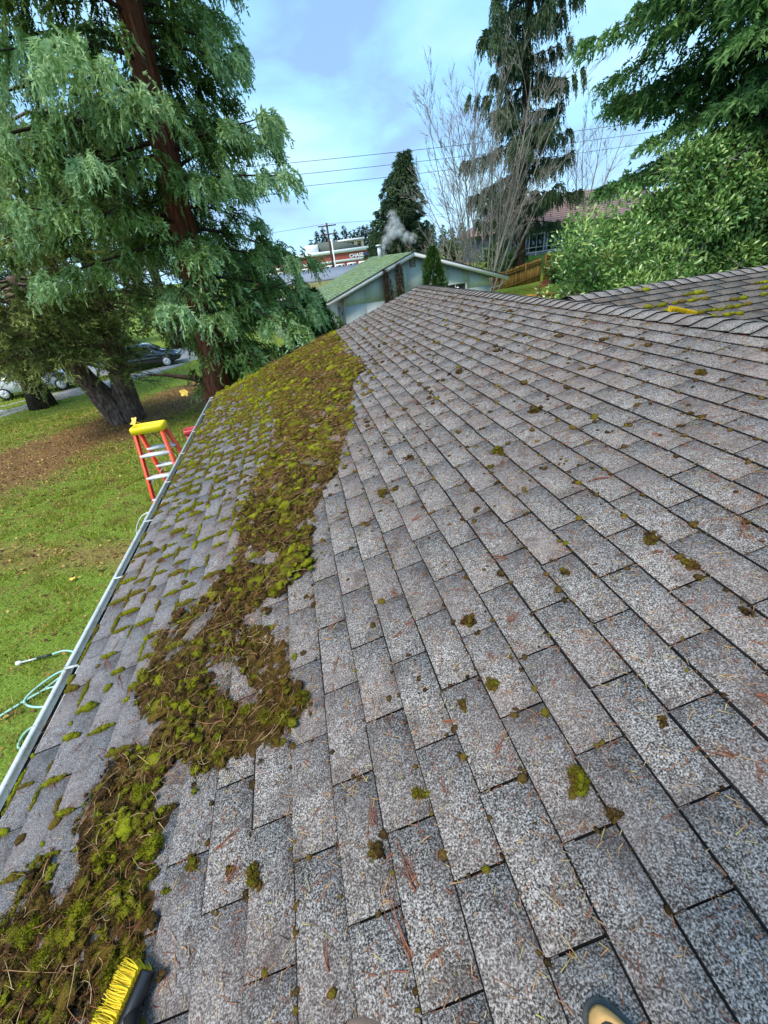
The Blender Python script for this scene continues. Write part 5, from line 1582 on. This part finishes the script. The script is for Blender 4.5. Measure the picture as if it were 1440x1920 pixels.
a = rng.uniform(0, 6.28, n)
leaves(lv, np.column_stack([P, gz(P[:, 0], P[:, 1]) + rng.uniform(.01, .06, n)]), np.column_stack([np.cos(a), np.sin(a), rng.normal(0, .25, n)]), np.array([0, 0, 1.0]) + rng.normal(0, .35, (n, 3)), rng.uniform(.03, .085, n), rng.uniform(.025, .06, n), rng.random(n))
t = NT('fallen_leaves')
lm = t.done(t.ramp(t.attr(), [(0, (0.04, 0.02, 0.012)), (.3, (0.12, 0.06, 0.025)), (.6, (0.34, 0.16, 0.05)), (.85, (0.46, 0.27, 0.08)), (1, (0.50, 0.38, 0.12))]), .8, .2)
tag(lv.build('leaf_litter', lm), 'brown fallen leaves strewn over the lawn', 'leaves', kind='stuff')
M['yellow_leaf'] = plain('yellow_leaf', (0.80, 0.55, 0.10), .6, .3, .15, 30)
def maple_leaf(p, size, label, rz_, tilt):
    a = np.linspace(0, 2 * math.pi, 31)[:-1]
    rr = 1 + .2 * np.cos(5 * a) * (a > .6) * (a < 5.7); rr *= 1 - .15 * np.cos(a)
    v = np.column_stack([rr * np.cos(a), rr * np.sin(a), .12 * np.cos(3 * a)]) * size / 2
    cx, sx = math.cos(tilt), math.sin(tilt); v = v @ np.array([[1, 0, 0], [0, cx, -sx], [0, sx, cx]]).T
    cz, sz2 = math.cos(rz_), math.sin(rz_); rm = np.array([[cz, -sz2, 0], [sz2, cz, 0], [0, 0, 1]]); v = v @ rm.T + p
    o = empty('fallen_leaf', p, 0, label, 'leaf', 'large yellow leaves')
    b = MB(); b.add(np.vstack([v, [np.asarray(p)]]), [[i, (i + 1) % 30, 30] for i in range(30)]); b.build('blade', M['yellow_leaf'], o)
    d = rm @ np.array([1.0, 0, -.15]); b = MB(); b.tube([p, np.asarray(p) + d * size * .6, np.asarray(p) + d * size * 1.1], [.006, .005, .004], 4); b.build('stalk', M['yellow_leaf'], o)
maple_leaf(at(251, 790, 9.0), .17, 'yellow leaf hanging in the air above the stepladder cap', -.6, .9)
maple_leaf(at(346, 736, 11.6), .2, 'yellow leaf caught in the low fronds of the red-barked tree', .4, .9)
maple_leaf((-5.05, 6.85, .06), .09, 'pale leaf lying on the lawn left of the gutter', 1.0, .1)
# twig and stalk that hold the leaf above the ladder
b = MB(); p_ = at(251, 790, 9.0)
b.tube([p_ + [.02, 0, -.02], p_ + [.25, .05, -.35], p_ + [.5, .1, -.9], (p_[0] + .62, 9.2, 0)], [.006, .008, .01, .014], 4)
tag(b.build('sapling_stem', M['bark_dark'], smooth=True), 'thin dark sapling stem under the yellow leaf by the ladder', 'stem')

# ------------------------------------------------------------------ stepladder by the gutter
def stepladder(name, top, H, wt_, wb, splay, label, mat_, rz_=0.0, nstep=9, capm='yellow'):
    o = empty(name, (top[0], top[1], 0), rz_, label, 'ladder', 'ladders by the gutter')
    zt_ = H
    # moulded cap: tray with rounded rim
    c = MB(); w_, d_ = wt_ / 2 + .03, .085
    pts = [(-w_, -d_), (-w_ + .03, -d_ - .02), (w_ - .03, -d_ - .02), (w_, -d_), (w_, d_), (w_ - .03, d_ + .02), (-w_ + .03, d_ + .02), (-w_, d_)]
    k = len(pts); v = []
    for (sc2, z) in ((1.0, zt_ - .085), (1.0, zt_ - .02), (.95, zt_), (.82, zt_), (.80, zt_ - .015)):
        v += [(x * sc2, y * sc2, z) for x, y in pts]
    f = [[r_ * k + i, r_ * k + (i + 1) % k, (r_ + 1) * k + (i + 1) % k, (r_ + 1) * k + i] for r_ in range(4) for i in range(k)]
    c.add(v, f); c.Fc.append(np.arange(4 * k, 5 * k)[None] + c.n - len(v)); c.Mi.append(np.array([0])); c.Fc.append(np.arange(0, k)[None, ::-1] + c.n - len(v)); c.Mi.append(np.array([0]))
    c.build('top_cap', M[capm], o, local=True)
    def pt(side, s, fr):                      # fr = -1 front, +1 back
        return np.array([side * (wt_ / 2 + (wb - wt_) / 2 * s), fr * (.06 + splay * s), zt_ - .06 - (zt_ - .06) * s])
    for fr in (-1, 1):
        for side in (-1, 1):
            a_, b_ = pt(side, 0, fr), pt(side, 1, fr)
            m = MB(); hw, hd = .016, .036
            for (dx, dy, sx, sy) in ((0, 0, .010, hd), (-side * .014, fr * (hd - .004), .030, .008), (-side * .014, -fr * (hd - .004), .030, .008)):   # channel section
                q = np.array([(-sx / 2, -sy), (sx / 2, -sy), (sx / 2, sy), (-sx / 2, sy)]) if sy > .01 else np.array([(-sx / 2, -sy / 2), (sx / 2, -sy / 2), (sx / 2, sy / 2), (-sx / 2, sy / 2)])
                vv = [(b_[0] + dx + x, b_[1] + dy + y, b_[2]) for x, y in q] + [(a_[0] + dx + x, a_[1] + dy + y, a_[2]) for x, y in q]
                m.hexa(vv)
            rail = m.build('rail', M[mat_], o, local=True)
            m = MB(); m.box((b_[0], b_[1], .03), (.06, .10, .06)); m.build('foot', M['black'], rail, local=True)
        for i in range(nstep):
            s = (i + 1) * .305 / zt_ * .98
            if s > .97: continue
            l, r_ = pt(-1, s, fr), pt(1, s, fr)
            m = MB(); m.box((0, l[1], l[2]), (r_[0] - l[0] - .012, .078, .012)); m.box((0, l[1] + fr * .038, l[2] - .016), (r_[0] - l[0] - .012, .006, .03)); m.box((0, l[1] - fr * .038, l[2] - .016), (r_[0] - l[0] - .012, .006, .03))
            stp = m.build('step', M['alu'], o, local=True)
            if i % 2 == 1:
                for sd in (-1, 1):
                    e_ = l if sd < 0 else r_
                    m = MB(); m.tube([(e_[0] - sd * .10, l[1] - .02, l[2] - .02), (e_[0] - sd * .015, l[1] - .02, l[2] - .11)], .009, 4); m.build('brace', M['alu'], stp, local=True)
    for side in (-1, 1):                       # spreader bars
        a_, b_ = pt(side, .55, -1), pt(side, .55, 1)
        m = MB(); m.box(((a_[0] + b_[0]) / 2 - side * .03, 0, (a_[2] + b_[2]) / 2), (.006, b_[1] - a_[1], .028)); m.build('spreader', M['alu'], o, local=True)
    return o
lt_ = at(278, 803, 5.50)
stepladder('stepladder', (lt_[0] - .02, 5.58, lt_[2]), lt_[2] + .03, .36, .74, .72, 'orange fibreglass stepladder with yellow cap standing by the gutter', 'orange', -.06)
lt2 = at(356, 806, 6.9)
stepladder('stepladder', (-2.02, 7.1, 0), at(352, 806, 7.1)[2] + .02, .30, .60, .55, 'second red ladder mostly hidden behind the gutter near the corner', 'red_plastic', .2, capm='red_plastic')

# ------------------------------------------------------------------ garden hose
M['hose'] = plain('pale_green_hose', (0.36, 0.62, 0.55), .4, .5, .08, 20)
def smooth_path(pts, n=60):
    pts = np.asarray(pts, float); m_ = len(pts)
    out = []
    for i in range(m_ - 1):
        p0, p1, p2, p3 = pts[max(0, i - 1)], pts[i], pts[i + 1], pts[min(m_ - 1, i + 2)]
        for t in np.linspace(0, 1, max(2, n // (m_ - 1)), endpoint=False):
            out.append(.5 * ((2 * p1) + (-p0 + p2) * t + (2 * p0 - 5 * p1 + 4 * p2 - p3) * t ** 2 + (-p0 + 3 * p1 - 3 * p2 + p3) * t ** 3))
    out.append(pts[-1]); return np.array(out)
def gpt(px, py, h=.03):
    d = ray(px, py); p = CAMPOS + d * ((h - CAMPOS[2]) / d[2]); p[2] = h + zf(p[0], p[1]); return p
ho = empty('garden_hose', gpt(110, 1290), 0, 'pale green garden hose looped on the lawn with a spray wand', 'hose')
path = [gpt(94, 1224, .08), gpt(118, 1217, .07), gpt(140, 1221, .05), gpt(165, 1240), gpt(150, 1258), gpt(118, 1262), gpt(75, 1292), gpt(40, 1312), gpt(0, 1337), gpt(-60, 1372), gpt(-40, 1362), gpt(10, 1330), gpt(60, 1300), gpt(84, 1288), gpt(108, 1284, .06), gpt(125, 1296, .05), gpt(105, 1315), gpt(70, 1322), gpt(46, 1318), gpt(44, 1306, .05), gpt(70, 1282, .06), gpt(110, 1256, .06), gpt(150, 1250), gpt(170, 1290), gpt(130, 1340), gpt(75, 1352), gpt(45, 1368), gpt(30, 1392), gpt(36, 1403), gpt(52, 1403), gpt(90, 1385), gpt(140, 1370)]
m = MB(); m.tube(smooth_path(path, 260), .0155, 7); m.build('tube', M['hose'], ho, smooth=True)
w0, w1 = gpt(94, 1224, .08), gpt(34, 1240, .05)
wd = w1 - w0
wand = MB(); wand.tube([w0 - wd * .02, w0 + wd * .45], [.02, .019], 8); wg = wand.build('wand_grip', M['black'], ho, smooth=True)
m = MB(); m.tube([w0 + wd * .44, w0 + wd * .93], .013, 8); m.build('wand_tube', M['alu'], wg, smooth=True)
m = MB(); m.tube([w0 + wd * .92, w0 + wd * .97, w0 + wd * 1.0, w0 + wd * 1.08], [.013, .028, .036, .034], 10); m.build('spray_head', M['white'], wg, smooth=True)
# white cord that drops past the ladder
m = MB(); m.tube(smooth_path([at(285, 958, 4.6), at(268, 966, 4.75), at(260, 978, 4.8), at(256, 996, 4.85), at(262, 1030, 4.9)], 20), .008, 5)
tag(m.build('white_cord', M['white'], smooth=True), 'thin white cord hanging below the gutter by the ladder', 'cord')

# ------------------------------------------------------------------ brooms
def broom(name, label, org, axis, bdir, L, bl, ntuft, handle=None):
    """block along axis, bristle tufts pointing along bdir (roof-local unit vectors)"""
    org, axis, bdir = [np.asarray(q, float) for q in (org, axis, bdir)]
    axis, bdir = nrm(axis), nrm(bdir - nrm(axis) * (bdir @ nrm(axis))); nv = np.cross(axis, bdir)
    o = empty(name, org, 0, label, 'broom', 'yellow brooms on the roof')
    m = MB(); q = []
    prof = [(-.5, -.6), (-.35, -1), (.35, -1), (.5, -.6), (.5, .4), (-.5, .4)]
    hw, hh = .034, .018
    vs_ = [org + axis * s * L / 2 + nv * a * hw * (1 if abs(s) < .97 else .8) + bdir * (b_ * hh) for s in (-1, -.96, .96, 1) for a, b_ in prof]
    k = 6
    f = [[r_ * k + i, r_ * k + (i + 1) % k, (r_ + 1) * k + (i + 1) % k, (r_ + 1) * k + i] for r_ in range(3) for i in range(k)]
    m.add(vs_, f); m.Fc.append(np.arange(k)[None, ::-1]); m.Mi.append(np.array([0])); m.Fc.append(np.arange(3 * k, 4 * k)[None]); m.Mi.append(np.array([0]))
    m.build('block', M['black'], o)
    for i in range(ntuft):
        for j in range(3):
            c0 = org + axis * ((i + .5) / ntuft - .5) * L * .96 + nv * (j - 1) * .020 + bdir * .008
            m = MB(); nb = 44
            a_ = rng.uniform(0, 6.28, nb); rr = .009 * np.sqrt(rng.random(nb))
            p = c0 + (rr * np.cos(a_))[:, None] * axis + (rr * np.sin(a_))[:, None] * nv
            d = bdir + (rr * np.cos(a_) * 22)[:, None] * axis + ((rr * np.sin(a_) * 20) + (j - 1) * .30)[:, None] * nv + rng.normal(0, .05, (nb, 3))
            strands(m, p, d, bl * rng.uniform(.85, 1.05, nb), np.full(nb, .0021), rng.random(nb), 3, .14, sides=3)
            m.build('bristle_tuft', M['bristle'], o)
    if handle is not None:
        m = MB(); a_ = org - bdir * .015; b_ = np.asarray(handle)
        m.tube([a_, a_ + (b_ - a_) * .08, b_], [.02, .014, .013], 8); m.build('handle', M['black'], o, smooth=True)
    return o
t = NT('yellow_bristles')
M['bristle'] = t.done(t.ramp(t.attr(), [(0, (0.52, 0.33, 0.005)), (.5, (0.80, 0.58, 0.01)), (1, (0.92, 0.76, 0.05))]), .5, .3, trans=.15)
ua, ya = roof_uv(281, 1868); 
u0_, y0_ = roof_uv(296, 1826); u1_, y1_ = roof_uv(228, 1990)
c0_, c1_ = rp(u0_, y0_, .045), rp(u1_, y1_, .045)
ax_ = c1_ - c0_
broom('push_broom', 'black push broom with bright yellow bristles lying on the moss', (c0_ + c1_) / 2, ax_, rp(u0_ - .10, y0_ + .035, .03) - rp(u0_, y0_, .045), np.linalg.norm(ax_) * 1.05, .056, 16, rp(-.5, -1.1, .35))
bc_ = bp(.28, 3.08, .015)
broom('push_broom', 'yellow-bristled broom showing over the ridge', bc_, bp(.42, 3.05, .03) - bp(.12, 3.2, .05), np.array([.12, 0, 1.0]), .21, .045, 9, bp(2.2, 2.2, .10))

# ------------------------------------------------------------------ cars
def car(name, label, loc, rz_, paint):
    """saloon, nose towards +X, built from lofted cross-sections"""
    o = empty(name, loc, rz_, label, 'car', 'cars parked on the street')
    # x, sill z, belt z, roof z, half width at belt, half width at roof
    st = [(-2.28, .42, .80, .82, .62, .50), (-2.15, .30, .92, .96, .82, .70), (-1.75, .26, .97, 1.02, .88, .74), (-1.35, .25, .97, 1.16, .89, .68), (-.70, .24, .96, 1.42, .90, .60), (.0, .24, .94, 1.46, .90, .60), (.45, .24, .93, 1.40, .90, .61), (1.05, .25, .92, 1.02, .89, .70), (1.25, .25, .90, .95, .88, .72), (1.85, .28, .82, .86, .85, .68), (2.18, .34, .68, .70, .74, .58), (2.28, .45, .58, .60, .55, .45)]
    rows = []
    for x, zs, zb, zr, wb_, wr2 in st:
        ring = [(wb_ * .80, zs), (wb_ * .98, zs + .10), (wb_, (zs + zb) / 2), (wb_ * .97, zb), (wr2 + (wb_ - wr2) * .12, zr - .05), (wr2 * .9, zr), (0, zr + .015)]
        rows.append([(x, y, z) for y, z in ring] + [(x, -y, z) for y, z in ring[-2::-1]])
    k = len(rows[0]); v = np.array(rows).reshape(-1, 3)
    f = [[r_ * k + i, r_ * k + i + 1, (r_ + 1) * k + i + 1, (r_ + 1) * k + i] for r_ in range(len(st) - 1) for i in range(k - 1)]
    f += [[r_ * k + k - 1, r_ * k, (r_ + 1) * k, (r_ + 1) * k + k - 1] for r_ in range(len(st) - 1)]
    m = MB(); m.add(v, f)
    for st_, rev in ((0, 1), ((len(st) - 1) * k, -1)):
        m.Fc.append((np.arange(k) + st_)[None, ::-1 if rev < 0 else 1]); m.Mi.append(np.array([0]))
    m.build('body', paint, o, smooth=True, local=True)
    def sidepane(pts, nm, mt):
        for sgn in (-1, 1):
            m = MB(); q = [(x, sgn * y, z) for x, y, z in pts]; q2 = [(x, sgn * (y - .02), z) for x, y, z in pts]
            m.add(q + q2, [list(range(4)) if sgn > 0 else [3, 2, 1, 0]]); m.add(q + q2, [[i, (i + 1) % 4, 4 + (i + 1) % 4, 4 + i] for i in range(4)]); m.build(nm, mt, o, local=True)
    sidepane([(-1.15, .885, .985), (-.32, .895, .975), (-.32, .70, 1.375), (-.72, .70, 1.345)], 'side_window', M['glass'])
    sidepane([(-.26, .895, .975), (.80, .89, .955), (.38, .70, 1.35), (-.26, .70, 1.375)], 'side_window', M['glass'])
    m = MB(); m.hexa([(.52, -.58, 1.39), (1.05, -.68, 1.04), (1.05, .68, 1.04), (.52, .58, 1.39), (.55, -.58, 1.41), (1.09, -.68, 1.06), (1.09, .68, 1.06), (.55, .58, 1.41)]); m.build('windscreen', M['glass'], o, local=True)
    m = MB(); m.hexa([(-1.36, -.66, 1.16), (-.76, -.58, 1.42), (-.76, .58, 1.42), (-1.36, .66, 1.16), (-1.38, -.66, 1.18), (-.78, -.58, 1.44), (-.78, .58, 1.44), (-1.38, .66, 1.18)]); m.build('rear_window', M['glass'], o, local=True)
    for x in (-1.42, 1.40):
        for sgn in (-1, 1):
            y = sgn * .80
            m = MB(); m.tube([(x, y - sgn * .11, .325), (x, y + sgn * .085, .325), (x, y + sgn * .105, .325)], [.325, .325, .28], 20); wh = m.build('wheel', M['black'], o, local=True)
            m = MB(); m.tube([(x, y + sgn * .105, .325), (x, y + sgn * .112, .325)], [.225, .215], 20)
            for q in range(9):
                a_ = q * 2 * math.pi / 9
                rt_ = np.array([[math.cos(a_), 0, math.sin(a_)], [0, 1, 0], [-math.sin(a_), 0, math.cos(a_)]])
                m.box(np.array([x, y + sgn * .118, .325]) + rt_ @ np.array([.12, 0, 0]), (.19, .016, .035), .5, rt_)
            m.build('rim', M['alu'], wh, local=True)
    for sgn in (-1, 1):
        m = MB(); m.box((2.06, sgn * .56, .66), (.22, .24, .12)); m.build('headlight', M['white'], o, local=True)
        m = MB(); m.box((-2.17, sgn * .60, .82), (.12, .26, .14)); m.build('tail_light', M['red_plastic'], o, local=True)
        m = MB(); m.box((.78, sgn * .98, 1.0), (.12, .18, .12)); m.build('mirror', paint, o, local=True)
    return o
blackp = plain('black_car_paint', (0.012, 0.013, 0.016), .12, .6, .05, 2, coat=1.0)
whitep = plain('silver_car_paint', (0.62, 0.64, 0.67), .2, .6, .05, 2, coat=1.0)
cw = gpt(309, 690, .0)
car('parked_car', 'black saloon car parked beyond the lawn between the trunks', (cw[0] - 1.25, cw[1] + .9, .02), .10, blackp)
car('parked_car', 'silver car parked at the left, seen through branches', (-15.0, 27.2, .07), .12, whitep)
# ------------------------------------------------------------------ the person standing on the roof
def skin_body(name, verts, edges, radii, mat_, parent, root=0, sub=2):
    me = bpy.data.meshes.new(name)
    me.from_pydata([tuple(map(float, v)) for v in verts], edges, [])
    me.materials.append(mat_)
    o = link(name, me, parent)
    md = o.modifiers.new('skin', 'SKIN'); md.use_smooth_shade = True
    if not me.skin_vertices: me.skin_vertices.new(name='')
    for i, r_ in enumerate(radii):
        sv = me.skin_vertices[0].data[i]; sv.radius = (r_, r_) if np.isscalar(r_) else r_; sv.use_root = (i == root)
    s_ = o.modifiers.new('sub', 'SUBSURF'); s_.levels = sub; s_.render_levels = sub
    return o
def body_mat():
    t = NT('work_clothes')
    co = t.coord(); z = t.sep(co)[2]; n = t.noise(60, 3, .6, co)
    tr_ = t.ramp(n, [(.35, (0.030, 0.036, 0.050)), (.65, (0.062, 0.072, 0.095))])
    sh = t.ramp(n, [(.35, (0.10, 0.11, 0.12)), (.65, (0.16, 0.17, 0.18))])
    c = t.mixc(t.mrange(z, 4.10, 4.11), tr_, sh)
    return t.done(c, .9, .1)
skin = plain('skin', (0.55, 0.30, 0.20), .5, .4, .08, 30)
zr_ = lambda x: float(rp((x + (-NW * DPL)[0] * -1) / UW[0], 0)[2]) if False else float(CAMPOS[2] + (-DPL + math.sin(PHI) * x) / math.cos(PHI))
fx, fy = .275, -.10                                # right foot
lx_, ly_ = -.06, -.34                              # left foot, a step behind
per = empty('person', (.1, -.25, zr_(.1)), 0, 'person in dark work clothes, only a dark shoe with tan trim in view', 'person')
hz = zr_(.1) + .93
V = [(.1, -.42, hz), (.1, -.43, hz + .22), (.1, -.42, hz + .45), (.1, -.41, hz + .53), (.1, -.38, hz + .62), (.1, -.36, hz + .74),
     (.20, -.40, hz - .06), (.27, -.22, hz - .46), (.28, -.22, zr_(fx) + .10),
     (.0, -.43, hz - .06), (-.05, -.42, hz - .46), (-.06, -.44, zr_(lx_) + .10),
     (.29, -.42, hz + .44), (.38, -.38, hz + .18), (.22, -.18, hz + .26), 
     (-.09, -.42, hz + .44), (-.20, -.38, hz + .18), (-.06, -.18, hz + .26)]
E_ = [(0, 1), (1, 2), (2, 3), (3, 4), (4, 5), (0, 6), (6, 7), (7, 8), (0, 9), (9, 10), (10, 11), (2, 12), (12, 13), (13, 14), (2, 15), (15, 16), (16, 17)]
Rd = [(.16, .12), (.15, .11), (.15, .11), .055, .085, .085, .088, .068, .055, .088, .068, .055, .062, .048, .036, .062, .048, .036]
skin_body('body', V, E_, Rd, body_mat(), per)
def shoe(cx, cy, ang, parent):
    """low work shoe: sole, upper, tan foxing and toe patch, lofted along its length"""
    zc = zr_(cx)
    fwd = nrm(np.array([math.sin(ang), math.cos(ang), 0])); fwd = nrm(fwd - NW * (fwd @ NW)); sd = np.cross(fwd, NW)
    org = np.array([cx, cy, zc]) + NW * .002
    L = .30
    def loft(rows, mt, nm, par):
        k = len(rows[0]); v = np.array([[org + fwd * y + sd * x + NW * z for x, y, z in r_] for r_ in rows]).reshape(-1, 3)
        f = [[a * k + i, a * k + (i + 1) % k, (a + 1) * k + (i + 1) % k, (a + 1) * k + i] for a in range(len(rows) - 1) for i in range(k)]
        m = MB(); m.add(v, f); m.Fc.append(np.arange(k)[None, ::-1] ); m.Mi.append(np.array([0])); m.Fc.append((np.arange(k) + (len(rows) - 1) * k)[None]); m.Mi.append(np.array([0]))
        return m.build(nm, mt, par, smooth=True)
    def outline(sc, z, n=36, dy=0.0):
        a = np.linspace(0, 2 * math.pi, n, endpoint=False)
        y = np.cos(a); x = np.sin(a)
        wdt = .043 * (1 + .12 * y - .10 * np.cos(2 * a))
        yy = np.sign(y) * np.abs(y) ** .8 * L / 2
        return [(float(wdt[i] * np.sign(x[i]) * abs(x[i]) ** .8 * sc), float(yy[i] * (1 - (1 - sc) * .42) + dy), z) for i in range(n)]
    s = loft([outline(1.16, 0), outline(1.18, .012), outline(1.12, .024)], M['sole'], 'sole', parent)
    up_ = loft([outline(1.00, .024), outline(1.0, .045), outline(.93, .062, dy=-.003), outline(.80, .076, dy=-.010), outline(.60, .086, dy=-.02), outline(.30, .090, dy=-.02)], M['shoe_black'], 'upper', parent)
    # tan trim band that runs round the toe
    loft([outline(.975, .055), outline(.945, .0625, dy=-.002), outline(.88, .0712, dy=-.005), outline(.79, .0785, dy=-.0105), outline(.775, .074, dy=-.0105)], M['tan'], 'toe_trim', up_)
    m = MB(); c_ = org - fwd * .06
    for i in range(4):
        p = org + fwd * (.03 - i * .03) + NW * (.092 + i * .004); m.tube([p - sd * .03, p + NW * .006, p + sd * .03], .003, 5)
    m.build('lace', M['shoe_black'], up_)
    loft([[(x * .9, y * .34 - .095, .08) for x, y, z in outline(1, 0)], [(x * .9, y * .36 - .10, .14) for x, y, z in outline(1, 0)], [(x * .95, y * .37 - .11, .20) for x, y, z in outline(1, 0)]], M['trouser'], 'cuff', parent)
M['sole'] = plain('grey_rubber', (0.075, 0.082, 0.078), .8, .2, .25, 40, .3)
M['shoe_black'] = plain('worn_black_leather', (0.035, 0.042, 0.048), .7, .3, .3, 60, .4)
M['tan'] = plain('tan_trim', (0.62, 0.36, 0.13), .7, .2, .2, 40)
M['trouser'] = plain('dark_denim', (0.045, 0.052, 0.07), .9, .1, .25, 60, .3)
# toe of the right shoe reaches into the picture
tu = CAMPOS + ray(1100, 1878) * (-DPL / float(NW @ ray(1100, 1878)))
ang = -.28
fwd_ = np.array([math.sin(ang), math.cos(ang)])
shoe(tu[0] - fwd_[0] * .160, tu[1] - fwd_[1] * .160, ang, per)
shoe(lx_, ly_ - .08, -.1, per)
# hands at the phone; one fingertip strays under the lens
ft = CAMPOS + ray(712, 1897) * .072
def hand(wrist, sgn, tips, nm):
    w_ = np.asarray(wrist, float)
    palm = w_ + np.array([-sgn * .02, .05, .05])
    vs_ = [w_, palm, palm + np.array([-sgn * .01, .03, .035])]; ed = [(0, 1), (1, 2)]; rd = [.026, (.036, .018), (.036, .016)]
    for q, tp_ in enumerate(tips):
        tp_ = np.asarray(tp_, float); b_ = (vs_[2] if q else vs_[1]) + np.array([(q - 2) * .016 * 1.0, .006, .004 * q])
        md_ = (b_ + tp_) / 2 + np.array([0, .012, -.004])
        i0 = len(vs_); vs_ += [b_, md_, tp_]; ed += [(2 if q else 1, i0), (i0, i0 + 1), (i0 + 1, i0 + 2)]; rd += [.0095, .0088, .0078]
    skin_body(nm, vs_, ed, rd, skin, per, 1, 2)
hand(np.array(V[14]) + [0, .02, .01], 1, [np.array([.13, -.05, 4.40]), np.array([.125, -.055, 4.36]), np.array([.13, -.058, 4.34]), np.array([.135, -.06, 4.32]), np.array([.14, -.065, 4.30])], 'hand')
hand(np.array(V[17]) + [0, .02, .01], -1, [ft, np.array([-.05, -.075, 4.36]), np.array([-.06, -.078, 4.34]), np.array([-.07, -.08, 4.32]), np.array([-.08, -.085, 4.30])], 'hand')
# head details
hd = np.array([.1, -.36, hz + .72])
m = MB(); 
blobs(m, np.array([hd + [0, -.01, .03]]), np.array([[.088, .105, .105]]), np.zeros(1), np.array([.5]), ICO2, .01, np.eye(3))
m.build('hood', M['trouser'], per, smooth=True)
m = MB()
blobs(m, np.array([hd + [0, .055, -.015], hd + [0, .115, -.02], hd + [-.085, .02, -.01], hd + [.085, .02, -.01]]), np.array([[.068, .055, .092], [.012, .016, .022], [.010, .02, .028], [.010, .02, .028]]), np.zeros(4), np.full(4, .5), ICO2, .0, np.eye(3))
m.build('face', skin, per, smooth=True)
m = MB()
blobs(m, np.array([hd + [-.03, .103, .006], hd + [.03, .103, .006], hd + [0, .104, -.058]]), np.array([[.010, .006, .006], [.010, .006, .006], [.022, .006, .006]]), np.zeros(3), np.full(3, .5), ICO1, .0, np.eye(3))
m.build('features', M['dark'], per, smooth=True)
